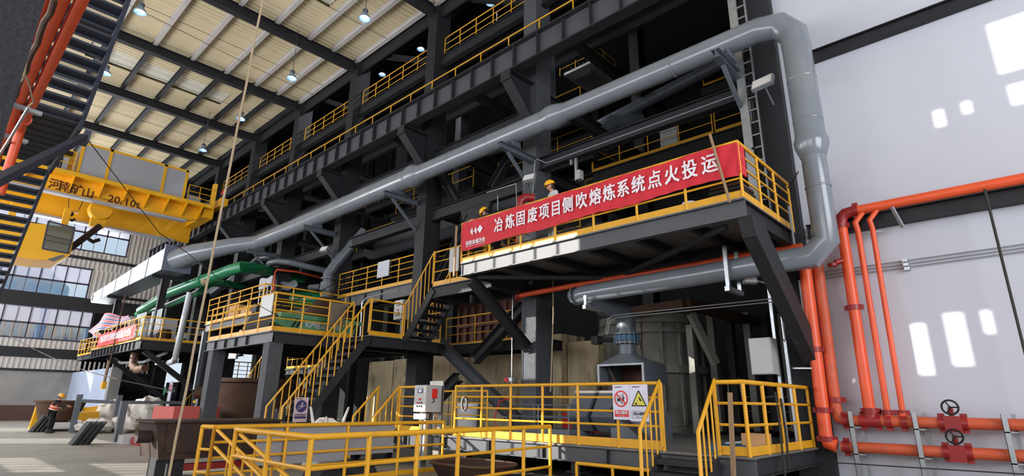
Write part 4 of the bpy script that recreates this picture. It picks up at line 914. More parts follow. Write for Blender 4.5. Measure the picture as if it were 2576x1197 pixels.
# hooks under the trolley
hb = lambda y, z, r, nm: None
y, z = yz(252, 530, XC-1.9)
MB().lathe([(0, -.35), (r_ := .55, -.35), (.6, -.2), (.6, .2), (.55, .35), (0, .35)], (XC-1.9, y, z), 'x', 20).build('hook_block', 'crane_yellow', t, 30)
for dy in (-.45, .45): MB().tube([(XC-1.9, y+dy, z+.2), (XC-1.9, y+dy, 13.3)], .03, 6).build('hoist_rope', 'cable', t)
MB().bb((XC-2.1, y-.35, z-1.05), (XC-1.7, y+.35, z-.5)).build('hook_frame', 'crane_yellow', t)
MB().tube([(XC-1.9, y, z-1.05), (XC-1.9, y, z-1.3), (XC-1.9, y-.3, z-1.5), (XC-1.9, y-.3, z-1.75), (XC-1.9, y+.0, z-1.9), (XC-1.9, y+.3, z-1.7)], .1, 8).build('hook', 'rubber_black', t, 50)
y, z = yz(184, 530, XC-1.6)
MB().bb((XC-1.7, y-.25, z-.1), (XC-1.5, y+.25, z+.1)).build('hook_block', 'crane_yellow', t)
for dy in (-.3, .3): MB().tube([(XC-1.6, y+dy*.8, z+.1), (XC-1.6, y+dy*1.4, z+1.3)], .02, 6).build('hoist_rope', 'cable', t)
MB().tube([(XC-1.6, y, z-.1), (XC-1.6, y, z-.25), (XC-1.6, y-.16, z-.36), (XC-1.6, y-.14, z-.52), (XC-1.6, y+.05, z-.58), (XC-1.6, y+.18, z-.45)], .06, 8).build('hook', 'rubber_black', t, 50)
# swung lattice arm
p, p2 = at(252, 568, 'x', XC-1.5), at(172, 628, 'x', XC-1.2); MB().bar(p, p2, .22, .3).build('grab_arm', 'rust_cast', t)
# driver's cab
c = thing('crane_cab', 'yellow crane driver cab hanging under the left of the crane', 'cab', (XC-1.5, 3, 8.5))
xf = -36.0
pts = [yz(-60, 545, xf), yz(191, 572, xf), yz(178, 640, xf), yz(150, 656, xf), yz(95, 652, xf), yz(-60, 632, xf)]
MB().prism(pts, 'x', xf-2.6, xf-.05).build('shell', 'crane_yellow', c)
w_ = [yz(122, 556, xf), yz(188, 573, xf), yz(171, 637, xf), yz(107, 625, xf)]
MB().prism(w_, 'x', xf-.04, xf+.0).build('window_glass', 'cab_glass', c)
q = MB()
for i in range(4):
    a, b = w_[i], w_[(i+1) % 4]; q.bar((xf+.01, a[0], a[1]), (xf+.01, b[0], b[1]), .05, .07)
for f_ in (.5, .68, .86):
    a = [w_[0][k]+(w_[3][k]-w_[0][k])*f_ for k in (0, 1)]; b = [w_[1][k]+(w_[2][k]-w_[1][k])*f_ for k in (0, 1)]; q.bar((xf+.02, a[0], a[1]), (xf+.02, b[0], b[1]), .03, .03) if f_ < .8 else None
q.build('window_frame', 'window_frame', c)
MB().prism([yz(118, 652, xf), yz(158, 640, xf), yz(162, 645, xf), yz(135, 658, xf)], 'x', xf-.03, xf+.02).build('lower_window', 'cab_glass', c)
MB().bb((xf-2.2, 2.0, 10.6), (xf-1.9, 2.3, 11.65)).bb((xf-2.2, 4.2, 10.5), (xf-1.9, 4.5, 11.65)).build('hanger', 'crane_yellow', c)

# ================================================================== NEAR LEFT: COLUMN, RED PIPES, OVERHEAD STAIR
t = thing('near_column', 'huge rough black fireproofed column at the top left corner close to the camera', 'column', (-5.6, -.3, 0))
pa, pb = at(103, 0, 'x', -5.6), at(5, 400, 'x', -5.6); ye = (pa.y+pb.y)/2
MB().bb((-6.2, ye-.7, 0), (-5.6, ye, 19)).build('shaft', 'rough_black', t)
zp = 6.0
cs = [((113, 0), (25, 240), .07), ((158, 0), (44, 268), .068), ((209, 0), (75, 270), .066)]
for i, (a, b, r_) in enumerate(cs):
    A, B = at(*a, 'z', zp), at(*b, 'z', zp); y = (A.y+B.y)/2; xe = [-13.5, -13.2, -11.9][i]
    t = thing('sprinkler_pipe', 'orange overhead pipe at top left, %s of three' % ['leftmost by the black column', 'middle one', 'rightmost by the stair'][i], 'pipe', (-9, y, zp))
    MB().tube([(7.0, y, zp), (xe, y, zp), (xe-.12, y, zp-.05), (xe-.17, y, zp-.2), (xe-.17, y-.02, zp-1.2)], r_, 14).build('pipe_run', 'orange_paint', t, 40)
    MB().tube([(xe+.3, y, zp), (xe+.36, y, zp)], r_+.025, 14).build('coupling', 'orange_paint', t, 40)
a, b = at(40, 262, 'z', zp-.1), at(104, 288, 'z', zp-.1)
tag(MB().bar(at(-5, 250, 'z', zp-.1), b, .08, .06).build('pipe_support', 'galvanised_dull'), 'pale channel clamp under the three overhead orange pipes, upper one', 'bracket')
tag(MB().bar(at(-5, 334, 'z', zp-.1), at(68, 358, 'z', zp-.1), .09, .06).build('pipe_support', 'galvanised_dull'), 'pale channel clamp under the overhead orange pipes, lower one', 'bracket')
tag(MB().tube([at(-5, 395, 'z', 5.7), at(30, 340, 'z', 5.72), at(72, 270, 'z', 5.75)], .022, 6).build('conduit', 'galvanised_dull'), 'thin grey conduit under the overhead orange pipes', 'conduit')
q = MB(); A, B = at(137, 0, 'z', 5.86), at(12, 300, 'z', 5.86)
q.tube([A.lerp(B, k/14)+V(0, .012*math.sin(k*2), .012*math.cos(k*3)) for k in range(15)], .034, 8)
tag(q.build('wrapped_hose', 'pot_brown', smooth=40), 'brown plastic wrapped hose tied between the overhead orange pipes', 'hose')
tag(MB().tube([at(10, 245, 'z', 5.75), at(58, 200, 'z', 5.75), at(66, 160, 'z', 5.8), at(62, 185, 'z', 5.7), at(76, 220, 'z', 5.7), at(84, 258, 'z', 5.7), at(70, 268, 'z', 5.72)], .012, 6).build('tie_rope', 'rope'), 'loose tie rope knotted round the overhead orange pipes', 'rope')
# overhead stair, upper and lower flights
YR, YL = 1.3, .05
def flight(label, a, b, n, rail):
    t = thing('overhead_stair', label, 'stair', a)
    a, b = Vector(a), Vector(b)
    for y in (YR, YL): MB().bar(a+V(0, y-a.y, 0), b+V(0, y-b.y, 0), .06, .26).build('stringer', 'dark_steel2', t)
    me = MB().bb((-.14, YL+.03, -.02), (.14, YR-.03, .02)).bb((-.14, YL+.03, -.07), (-.12, YR-.03, 0)).mesh('tread', 'dark_steel2')
    for i in range(n): p = a.lerp(b, (i+.5)/n); place(me, 'tread', (p.x, 0, p.z+.05), t)
    return t

pa, pb = at(322, 0, 'y', YR), at(200, 322, 'y', YR)
flight('dark overhead stair flight rising toward the top left corner', pb, pb+(pa-pb)*1.25, 12, 1)
pc, pd = at(134, 400, 'y', YR), at(-10, 760, 'y', YR)
flight('lower dark stair flight descending along the left edge of the view', pd, pc, 16, 1)
t = thing('overhead_landing', 'dark landing of planks between the two overhead stair flights', 'landing', (-14, .7, 6.2))
lz = (pb.z+pc.z)/2
for i in range(9):
    x = pb.x-(i+.5)*(pb.x-pc.x)/9; MB().bb((x-.13, YL, lz-.03), (x+.13, YR, lz+.03)).build('plank', 'deep_steel', t)
for y in (YL, YR): MB().bb((pc.x, y-.03, lz-.22), (pb.x, y+.03, lz-.03)).build('edge_beam', 'deep_steel', t)
p = at(214, 345, 'y', YR); MB().bb((p.x-.2, YR-.03, p.z-.1), (p.x+.1, YR+.06, p.z+.1)).build('end_stub', 'dark_steel2', t)
A, B = at(212, 345, 'y', YR-.05), at(-14, 458, 'x', -8.2)
tag(MB().bar(A, B, .1, .1).build('diagonal_rail', 'dark_steel2'), 'dark steel bar slanting down from the overhead landing to the left edge', 'bar')

# ================================================================== RIGHT WALL: BEAMS AND ORANGE PIPES
yw = 12.92
struct(MB().ib((-2.9, 13.13, 9.55), (XE, 13.13, 9.55), .26, .22).build('trim_1', 'black_steel'))
struct(MB().ib((-3.3, 13.13, 5.33), (XE, 13.13, 5.33), .3, .22).build('trim_2', 'black_steel'))
def clamp(p, ax, r_, t, nm='pipe_clamp'):
    b = MB(); d = {'z': (0, 0, .05), 'x': (.05, 0, 0)}[ax]; p = Vector(p); d = Vector(d)
    b.tube([p-d, p+d], r_+.022, 14); s_ = Vector((r_+.04, 0, 0)) if ax == 'z' else Vector((0, 0, r_+.04))
    b.bar(p+s_-d, p+s_+d, .05, .05).bar(p-s_-d, p-s_+d, .05, .05); b.build(nm, 'red_fitting', t, 40)
t = thing('fire_pipe', 'orange horizontal wall pipe above the dark wall beam with a big riser at its end', 'pipe', (-1, yw, 5.5))
MB().tube([(4.0, yw, 5.56), (-2.3, yw, 5.56)], .1, 14).build('pipe_run', 'orange_paint', t, 40)
MB().tube([(-2.3, yw, 5.56), (-2.47, yw, 5.54), (-2.56, yw, 5.46), (-2.58, yw, 5.3)], .115, 14).build('elbow', 'red_fitting', t, 40)
MB().tube([(-2.58, yw, 5.3), (-2.62, yw, 1.4)], .105, 14).build('riser', 'orange_paint', t, 40)
for z in (5.28, 3.55, 1.55): clamp((-2.6, yw, z), 'z', .11, t)
for x in (-2.28,): clamp((x, yw, 5.56), 'x', .1, t)
MB().tube([(-2.6, yw, 4.55), (-2.78, yw-.12, 4.5)], .06, 10).lathe([(0, 0), (.09, 0), (.09, .06), (0, .06)], (-2.83, yw-.15, 4.42), seg=10).build('side_outlet', 'red_fitting', t, 40)
for x, xb, r_, w in ((-2.3, -2.33, .055, 'left'), (-2.04, -2.09, .05, 'right')):
    t = thing('fire_pipe', 'thin orange riser beside the big one, %s of the pair' % w, 'pipe', (x, yw, 1.4))
    MB().tube([(x+.16, yw, 5.52), (x-.02, yw-.02, 5.3), (x, yw, 5.12), (xb, yw, 1.45)], r_, 10).build('pipe_run', 'orange_paint', t, 40)
    clamp((xb, yw, 1.52), 'z', r_, t)
    MB().bar((x, yw+.0, 5.05), (x+.16, yw+.22, 5.08), .03, .03).build('wall_clip', 'galvanised_dull', t)
tag(MB().bar(at(2243, 520, 'y', 12.85), at(2272, 572, 'y', 13.0), .06, .04).build('wall_clip', 'galvanised_dull'), 'pale flat bracket under the orange pipe on the dark wall beam', 'bracket')
for i, (x, lab) in enumerate(((-3.42, 'large orange down pipe beside the right facade column, front one'), (-3.2, 'second orange down pipe just behind the front one'))):
    t = thing('fire_pipe', lab, 'pipe', (x, yw, .8)); yy = yw-.05 if i == 0 else yw+.08
    zb = .87 if i == 0 else 1.36
    MB().tube([(x+.04, yy, 4.9 if i == 0 else 4.6), (x-.02, yy, zb+.2), (x+.02, yy, zb+.05), (x+.15, yy, zb)], .125 if i == 0 else .11, 14).build('riser', 'dusty_orange' if i else 'orange_paint', t, 40)
    for z in ((2.75, 1.55, 1.0) if i == 0 else (1.75,)): clamp((x, yy, z), 'z', .125, t)
    if i == 0: MB().tube([(x+.04, yy, 4.9), (x-.1, yy, 4.98), (-5.2, 12.9, 5.02)], .07, 10).build('branch', 'orange_paint', t, 40)
tag(MB().tube([at(1300, 748, 'y', 12.6), at(1313, 742, 'y', 12.6), at(1460, 715, 'y', 12.6), at(2018, 620, 'y', 12.6)], .08, 12).build('fire_pipe', 'orange_paint', smooth=40), 'long orange pipe under the banner platform behind the low grey pipe', 'pipe')
tag(MB().tube([at(1302, 752, 'y', 12.55), at(1300, 715, 'y', 12.55)], .09, 10).build('pipe_tee', 'red_fitting', smooth=40), 'red tee at the left end of the orange pipe under the banner platform', 'fitting')
for z, xv, w in ((1.36, -1.36, 'upper'), (.87, -1.38, 'lower')):
    t = thing('floor_pipe', 'dusty orange horizontal pipe low on the white wall, %s one with hand wheel' % w, 'pipe', (0, yw, z))
    MB().tube([(-3.1 if w == 'upper' else -3.2, yw, z), (4, yw, z)], .1, 14).build('pipe_run', 'dusty_orange', t, 40)
    for x in ((-3.1, xv-.16, xv+.16) if w == 'lower' else (-3.05, -2.75, -2.5, xv-.16, xv+.16)): clamp((x, yw, z), 'x', .1, t)
    if w == 'upper':
        MB().tube([(-2.75, yw, z), (-2.47, yw, z)], .12, 14).tube([(-2.62, yw, z), (-2.62, yw, z+.2)], .12, 14).build('tee', 'red_fitting', t, 40)
        for x in (-2.33, -2.09): MB().tube([(x, yw, z), (x, yw, z+.15)], .075, 10).build('saddle_tee', 'orange_paint', t, 40); clamp((x, yw, z), 'x', .1, t)
    v = MB().bb((xv-.12, yw-.12, z-.15), (xv+.12, yw+.12, z+.12)).tube([(xv, yw, z), (xv, yw-.03, z+.27)], .04, 8).build('gate_valve', 'red_fitting', t)
    q = MB().tube([(xv+.01+.12*math.cos(a), yw-.14, z+.27+.12*math.sin(a)) for a in [2*math.pi*k/16 for k in range(16)]], .016, 6, closed=True)
    for a in (0, 2.09, 4.19): q.tube([(xv+.01, yw-.14, z+.27), (xv+.01+.12*math.cos(a), yw-.14, z+.27+.12*math.sin(a))], .012, 5)
    q.tube([(xv, yw-.03, z+.27), (xv+.01, yw-.16, z+.27)], .025, 8).build('hand_wheel', 'rubber_black', v)
for x, w in ((-2.93, 'left'), (-1.9, 'middle'), (-.65, 'right')):
    t = thing('pipe_post', 'galvanised channel post in front of the low wall pipes, %s one' % w, 'post', (x, yw, 0))
    MB().bb((x-.04, yw-.17, 0), (x+.04, yw-.13, 1.53)).bb((x-.04, yw-.17, 0), (x-.032, yw-.1, 1.53)).build('front_channel', 'galvanised', t)
    MB().bb((x+.08, yw+.13, 0), (x+.14, yw+.17, 1.53)).build('rear_channel', 'galvanised_dull', t)
    for z in (1.25, .76): MB().bb((x-.04, yw-.17, z-.02), (x+.14, yw+.15, z)).build('cross_rest', 'galvanised_dull', t)
for i, z in enumerate((4.5, 4.4, 4.29)):
    a, b = at(2045, 688+8*i, 'y', 13.2), at(2576, 614+9*i, 'y', 13.2)
    tag(MB().tube([a, b+(b-a)*.5], .012, 5).build('wall_conduit', 'galvanised_dull'), 'thin conduit across the white wall behind the risers, %s of three' % ['top', 'middle', 'bottom'][i], 'conduit')
t = thing('conduit_clip', 'small galvanised rack holding the three thin wall conduits', 'clip', at(2278, 668, 'y', 13.15))
for i in range(3): p = at(2276+i*3, 656+10*i, 'y', 13.18); MB().bb((p.x-.04, 13.12, p.z-.03), (p.x+.05, 13.24, p.z+.03)).build('clip', 'galvanised', t)
a = at(2483, 500, 'y', 12.75); b = at(2580, 890, 'y', 12.75)
tag(MB().tube([(a.x, 12.75, 5.45), (a.x, 12.75, 0)], .022, 8).build('drop_pipe', 'cable', smooth=40), 'thin dark brown pipe dropping down the white wall at right', 'pipe')
tag(MB().tube([at(2095, 1163, 'y', 12.6), at(2300, 1176, 'y', 12.6), at(2640, 1196, 'y', 12.6)], .012, 6).build('wall_cable', 'cable'), 'dark cable stretched low across the white wall below the pipes', 'cable')
tag(MB().bb((-3.16, 12.85, 5.18), (-3.02, 12.88, 5.3)).build('lug_plate', 'galvanised_dull'), 'small pierced lug plate right of the vertical grey pipe', 'plate')
t = thing('loose_cable', 'loose black cable looped on the right column beside the vertical grey pipe', 'cable', (-3.5, 12.9, 6))
MB().tube([at(2008, 432, 'y', 12.6), at(1990, 462, 'y', 12.85), at(1978, 480, 'y', 12.9), at(1998, 470, 'y', 12.9), at(2002, 485, 'y', 12.9), at(1990, 500, 'y', 12.9), at(1972, 503, 'y', 12.9)], .014, 6).build('cable', 'rubber_black', t, 50)
tag(MB().tube([at(1984, 518, 'y', 12.7), at(1998, 618, 'y', 12.7)], .03, 8).build('conduit', 'galvanised_dull', smooth=40), 'short grey conduit stub at the right end of the banner platform', 'conduit')
t = thing('conduit', 'grey conduit running down the right column beside the orange pipe', 'conduit', (-3.7, 12.85, 1))
MB().tube([at(2011, 705, 'y', 12.85), at(2046, 950, 'y', 12.85)], .025, 8).build('tube', 'galvanised_dull', t, 40)
MB().bar(at(1994, 926, 'y', 12.8), at(2045, 926, 'y', 12.8), .03, .03).build('cross_arm', 'galvanised', t)
# cable tray on the right column
t = thing('cable_ladder', 'galvanised cable ladder running down the face of the right column', 'cable tray', (-4.1, 12.85, 5.4))
a, b = at(1862, 0, 'y', 12.7), at(1917, 540, 'y', 12.7)
MB().bb((-4.27, 12.62, 5.35), (-4.07, 12.7, 14)).build('side_rail', 'galvanised', t)
MB().bb((-3.88, 12.62, 5.35), (-3.85, 12.7, 14)).build('side_rail', 'galvanised', t)
me = MB().bb((-4.08, 12.66, -.015), (-3.86, 12.7, .015)).mesh('rung', 'galvanised_dull')
z = 5.5
while z < 13.9: place(me, 'rung', (0, 0, z), t); z += .33
q = MB()
for i in range(4): q.tube([(-4.03+.045*i, 12.73, 5.4), (-4.03+.045*i, 12.73, 13.9)], .02, 5)
q.build('cables', 'rubber_black', t)
tag(MB().bar(at(1893, 372, 'y', 12.6), at(1914, 388, 'y', 12.9), .05, .05).build('stub_angle', 'black_steel'), 'short dark angle sticking out across the cable ladder', 'bracket')
# electric box at the right column
t = thing('junction_box', 'pale grey electric box on galvanised channels by the right column', 'box', (-4.1, 12.5, 2.2))
MB().bb((-4.55, 12.3, 2.25), (-4.1, 12.62, 3.0)).build('body', 'box_grey', t); MB().bb((-4.53, 12.285, 2.27), (-4.12, 12.3, 2.98)).build('door', 'box_grey', t)
for x in (-4.12, -3.92): MB().bb((x-.03, 12.64, ZD), (x+.03, 12.7, 4.2 if x < -4 else 2.95)).build('channel', 'galvanised', t)
MB().tube([at(1955, 705, 'y', 12.66), at(1975, 860, 'y', 12.66)], .03, 8).build('conduit', 'galvanised', t)
q = MB()
q.tube([at(1925, 1000, 'y', 11.5), at(1950, 996, 'y', 11.5), at(1965, 1005, 'y', 11.2), at(1978, 1100, 'y', 11), at(1985, 1180, 'y', 10.5)], .02, 6).tube([at(1950, 985, 'y', 11), at(1960, 1060, 'y', 11), at(1975, 1197, 'y', 10.4)], .018, 6)
tag(q.build('drooping_cables', 'cable', smooth=40), 'brown cables drooping over the rail at the right corner of the lower deck', 'cable')

# ================================================================== RED BANNER, SIGNS, CONTROL CABINETS
t = thing('red_banner', 'long red banner with white Chinese lettering on the front rail of the platform', 'banner', (-7.4, 9.96, 5.6))
def bw(x, v): return 9.955+.010*math.sin(x*5)+.012*math.sin(x*17+v*5)
def bf(u, v):
    x = -11.33+7.8*u; top = 6.47+.015*math.sin(u*30); bot = 5.66+.13*u-.02*math.sin(u*20); return (x, bw(x, v), top+(bot-top)*v)
MB().grid(bf, 160, 14).build('cloth', 'banner_red', t, True)
MB().bb((-3.53, 9.95, 5.83), (-3.5, 10.3, 6.44)).build('folded_end', 'banner_red', t)
body = '冶炼固废项目侧吹熔炼系统点火投运'
px0 = [1254, 1283, 1310, 1340, 1369, 1399, 1429, 1463, 1498, 1533, 1568, 1606, 1647, 1690, 1735, 1785]
for c, px in zip(body, px0):
    x = at(px, 583-(px-1254)*.318, 'y', 9.93).x; put_text(c, .42, (x, 9.925, 6.085+(x+11.3)*.006), (1, 0, 0), (0, 0, 1), 'white_print', t, 'character', sx=.8, bold=.009, depth=.004)
put_text('国投金城冶金', .135, (-10.72, 9.925, 5.82), (1, 0, 0), (0, 0, 1), 'white_print', t, 'small_lettering', sx=.95, bold=.003)
MB().bb((-11.1, 9.92, 5.725), (-10.8, 9.925, 5.737)).bb((-10.75, 9.92, 5.725), (-10.35, 9.925, 5.737)).build('underline_print', 'white_print', t)
q = MB()
for k in range(3):
    cx = -10.94+.15*k; n = 5 if k < 2 else 1
    if k == 2: q.add([(cx-.02, 9.922, 6.15), (cx+.09, 9.922, 6.03), (cx+.2, 9.922, 6.15), (cx+.09, 9.922, 6.27)], [(0, 1, 2, 3)])
    else:
        for i in range(6):
            f = i/5; q.add([(cx-.02+.1*f, 9.922, 6.15-.11*f), (cx+.0+.1*f, 9.922, 6.15-.12*f), (cx+.03+.1*f, 9.922, 6.15+.1*(1-abs(2*f-1))), (cx+.01+.1*f, 9.922, 6.15+.11*(1-abs(2*f-1)))], [(0, 1, 2, 3)])
q.build('emblem', 'white_print', t, kind='stuff')
tag(MB().tube([(-3.98, 9.9, 6.75), (-3.72, 9.88, 5.25)], .028, 7).build('wooden_pole', 'wood', smooth=40), 'brown wooden pole leaning against the right end of the red banner', 'pole')
tag(MB().bar((-11.45, 9.86, 6.4), (-11.47, 9.86, 4.95), .05, .04, (0, 1, 0)).build('wooden_pole', 'wood'), 'pale wooden batten tied at the left end of the red banner', 'pole')
tag(MB().bar(at(1836, 987, 'y', 9.35), at(1846, 1205, 'y', 9.35), .07, .04, (0, 1, 0)).build('wooden_batten', 'wood'), 'weathered grey wooden batten upright by the right deck steps', 'batten')

def disc(c, r0, r1, m, t, nm, y, seg=28):
    q = MB(); n = seg
    for i in range(n): a = 2*math.pi*i/n; q.v += [(c[0]+r0*math.cos(a), y, c[1]+r0*math.sin(a)), (c[0]+r1*math.cos(a), y, c[1]+r1*math.sin(a))]
    q.f = [(2*i, 2*((i+1) % n), 2*((i+1) % n)+1, 2*i+1) for i in range(n)]; return q.build(nm, m, t)
t = thing('prohibition_sign', 'white safety sign with a red prohibition circle on the lower deck rail', 'sign', (-6.0, 9.48, 1.3)); y = 9.485
MB().bb((-6.2, y, 1.33), (-5.83, y+.008, 1.97)).build('board', 'sign_white', t)
yy = y-.002; disc((-6.015, 1.71), .125, .152, 'sign_red', t, 'red_ring', yy-.003)
q = MB(); a = .6
q.bar((-6.015-.1, yy-.004, 1.71+.09), (-6.015+.1, yy-.004, 1.71-.09), .002, .026, (0, 0, 1)); q.build('red_slash', 'sign_red', t)
q = MB().bb((-6.1, yy, 1.66), (-6.03, yy+.001, 1.72)).bb((-6.105, yy, 1.62), (-6.097, yy+.001, 1.76)).bb((-6.035, yy, 1.61), (-6.027, yy+.001, 1.79)).bb((-5.99, yy, 1.68), (-5.955, yy+.001, 1.76)).bb((-6.01, yy, 1.61), (-5.993, yy+.001, 1.69)).bb((-5.965, yy, 1.61), (-5.95, yy+.001, 1.69)).bb((-5.96, yy, 1.71), (-5.93, yy+.001, 1.73))
disc((-5.972, 1.785), 0, .016, 'sign_black', t, 'pictogram_head', yy, 12); q.build('pictogram', 'sign_black', t)
MB().bb((-6.17, yy, 1.38), (-5.86, yy+.001, 1.5)).build('red_caption', 'sign_red', t)
put_text('禁止靠近', .065, (-6.015, yy-.003, 1.455), (1, 0, 0), (0, 0, 1), 'sign_white', t, bold=.002, depth=.001, sx=1.05); put_text('No nearing', .028, (-6.015, yy-.003, 1.4), (1, 0, 0), (0, 0, 1), 'sign_white', t, depth=.001)
put_text('国投金城冶金', .024, (-6.06, yy-.002, 1.925), (1, 0, 0), (0, 0, 1), 'sign_black', t, depth=.001); disc((-6.155, 1.925), 0, .012, 'sign_red', t, 'small_emblem', yy, 10)
t = thing('warning_sign', 'white safety sign with a yellow warning triangle beside the prohibition sign', 'sign', (-5.6, 9.48, 1.3))
MB().bb((-5.825, y, 1.31), (-5.44, y+.008, 1.97)).build('board', 'sign_white', t); cx = -5.63
MB().prism([(cx-.165, 1.575), (cx+.165, 1.575), (cx+.012, 1.86), (cx-.012, 1.86)], 'y', yy-.001, yy).build('triangle_border', 'sign_black', t)
MB().prism([(cx-.13, 1.597), (cx+.13, 1.597), (cx, 1.83)], 'y', yy-.003, yy-.002).build('triangle_field', 'sign_yellow', t)
q = MB().bb((cx-.085, yy-.005, 1.605), (cx-.04, yy-.004, 1.64)); q.bar((cx+.01, yy-.0045, 1.72), (cx+.05, yy-.0045, 1.67), .001, .035, (0, 0, 1)); q.bar((cx+.0, yy-.0045, 1.75), (cx+.02, yy-.0045, 1.71), .001, .015, (0, 0, 1)); q.bb((cx-.03, yy-.005, 1.66), (cx-.02, yy-.004, 1.69)); q.build('pictogram', 'sign_black', t)
put_text('当心烫伤', .065, (cx, yy-.003, 1.44), (1, 0, 0), (0, 0, 1), 'sign_black', t, bold=.002, depth=.001, sx=1.05); put_text('Warning scald', .028, (cx, yy-.003, 1.385), (1, 0, 0), (0, 0, 1), 'sign_black', t, depth=.001)
q = MB()
for a_, b_ in (((cx-.16, 1.36), (cx+.16, 1.364)), ((cx-.16, 1.49), (cx+.16, 1.494)), ((cx-.16, 1.36), (cx-.156, 1.494)), ((cx+.156, 1.36), (cx+.16, 1.494))): q.bb((a_[0], yy-.001, a_[1]), (b_[0], yy, b_[1]))
q.build('caption_frame', 'sign_black', t)
put_text('国投金城冶金', .024, (cx-.04, yy-.002, 1.925), (1, 0, 0), (0, 0, 1), 'sign_black', t, depth=.001); disc((cx-.13, 1.925), 0, .012, 'sign_red', t, 'small_emblem', yy, 10)
# handrail sign, facing +X on the long stair
t = thing('handrail_sign', 'faded board with a blue round hold-the-handrail symbol at the stair foot', 'sign', (-15.4, 7.9, 1))
o_ = at(757, 1030, 'x', -15.45); cy, cz = o_.y, o_.z; h = .66/2; wd = .40/2; o2 = at(736, 1057, 'x', -15.45)
MB().bb((-15.47, cy-wd, cz-h), (-15.45, cy+wd, cz+h)).build('board', 'sign_pink', t)
q = MB(); n = 28; q.v = [(-15.445, cy+.165*math.cos(2*math.pi*i/n), cz+.09+.165*math.sin(2*math.pi*i/n)) for i in range(n)]; q.f = [tuple(range(n))]; q.build('blue_disc', 'sign_blue', t)
MB().bb((-15.445, cy-.17, cz-.24), (-15.444, cy+.17, cz-.12)).build('blue_caption', 'sign_blue', t)
q = MB(); q.bar((-15.44, cy-.12, cz+.0), (-15.44, cy+.13, cz+.12), .002, .016, (0, 0, 1)); q.bar((-15.44, cy+.01, cz+.05), (-15.44, cy+.02, cz+.15), .002, .045, (0, 0, 1)); q.bar((-15.44, cy-.1, cz+.07), (-15.44, cy+.0, cz+.11), .002, .018, (0, 0, 1))
n = 10; b0 = len(q.v); q.v += [(-15.44, cy+.02+.024*math.cos(2*math.pi*i/n), cz+.175+.024*math.sin(2*math.pi*i/n)) for i in range(n)]; q.f += [tuple(range(b0, b0+n))]; q.build('pictogram', 'sign_pink', t)
put_text('登梯注意扶手扶稳', .045, (-15.441, cy, cz-.165), (0, 1, 0), (0, 0, 1), 'sign_pink', t, depth=.001, bold=.001)
put_text('国投金城冶金', .03, (-15.441, cy-.08, cz+.29), (0, 1, 0), (0, 0, 1), 'crane_text', t, depth=.001)

def cabinet(label, x, y, z, w_, h_, d_, back=True):
    t = thing('control_cabinet', label, 'cabinet', (x, y, z))
    MB().bb((x-w_/2, y, z), (x+w_/2, y+d_, z+h_)).build('body', 'box_grey', t)
    dr = MB().bb((x-w_/2+.01, y-.02, z+.01), (x+w_/2-.01, y, z+h_-.01)).build('door', 'box_grey', t)
    MB().bb((x-.07*w_/.5-.02, y-.035, z+h_*.7), (x+.1*w_/.5, y-.02, z+h_*.87)).build('display_frame', 'sign_blue', t)
    MB().bb((x-.05*w_/.5, y-.04, z+h_*.73), (x+.08*w_/.5, y-.035, z+h_*.85)).build('display', 'sign_white', t)
    MB().lathe([(0, -.05), (.03, -.05), (.03, -.02)], (x+.01, y, z+h_*.47), 'y', 10).build('red_switch', 'sign_red', t)
    for r_ in range(2):
        for c in range(3): MB().lathe([(0, -.045), (.017, -.045), (.02, -.02)], (x-.09+c*.09, y, z+h_*(.34-.13*r_)), 'y', 8).build('button', 'sign_red' if (r_ == 0 and c < 2) else 'rubber_black', t)
    MB().bb((x-w_/2-.015, y-.03, z+h_*.4), (x-w_/2+.01, y, z+h_*.55)).build('latch', 'rubber_black', t)
    return t
t = cabinet('grey control cabinet with buttons in front of the lower deck', -11.8, 9.2, 1.36, .5, .66, .48)
MB().bb((-11.64, 9.175, 1.83), (-11.57, 9.18, 1.98)).build('warning_label', 'sign_white', t)
MB().prism([(-11.635, 1.92), (-11.575, 1.92), (-11.605, 1.97)], 'y', 9.17, 9.174).build('label_triangle', 'sign_yellow', t)
rc = MB().bb((-11.55, 9.36, 1.7), (-11.5, 9.5, 1.93)).build('orange_unit', 'sign_red', t); MB().tube([(-11.52, 9.4, 1.7), (-11.5, 9.42, 1.62), (-11.52, 9.35, 1.6)], .01, 5).build('lead', 'rubber_black', rc)
MB().bb((-12.1, 9.72, 0), (-11.55, 9.76, 2.14)).build('backing_plate', 'stainless', t)
MB().bb((-12.05, 9.2, 1.18), (-11.55, 9.3, 1.32)).build('support_arm', 'galvanised', t); MB().bb((-11.62, 9.2, .3), (-11.55, 9.3, 1.2)).build('support_leg', 'galvanised', t)
MB().tube([(-11.85, 9.32, 1.36), (-11.85, 9.32, .02)], .03, 8).build('conduit', 'galvanised', t); MB().bb((-11.95, 9.2, 0), (-11.72, 9.42, .03)).build('foot_plate', 'galvanised_dull', t)
q = MB()
for i in range(5): q.tube([(-11.75+.05*i, 9.4, 1.36), (-11.78+.06*i, 9.4, 1.1), (-11.7+.05*i, 9.42, .3)], .016, 5)
q.build('cables', 'rubber_black', t)
tag(MB().bb((-11.5, 9.42, .82), (-11.42, 9.47, 1.34)).build('wooden_stub', 'wood'), 'short yellowed wooden stub beside the grey control cabinet', 'batten')
t = cabinet('small grey control cabinet on the column beside the upper stair', -16.15, 11.4, 4.35, .5, .68, .3)
MB().bb((-16.25, 11.7, 4.4), (-16.05, 12.97, 4.46)).build('bracket_arm', 'galvanised_dull', t)
MB().tube([(-16.15, 11.55, 4.4), (-16.15, 11.55, 3.64)], .03, 6).build('conduit', 'galvanised_dull', t)
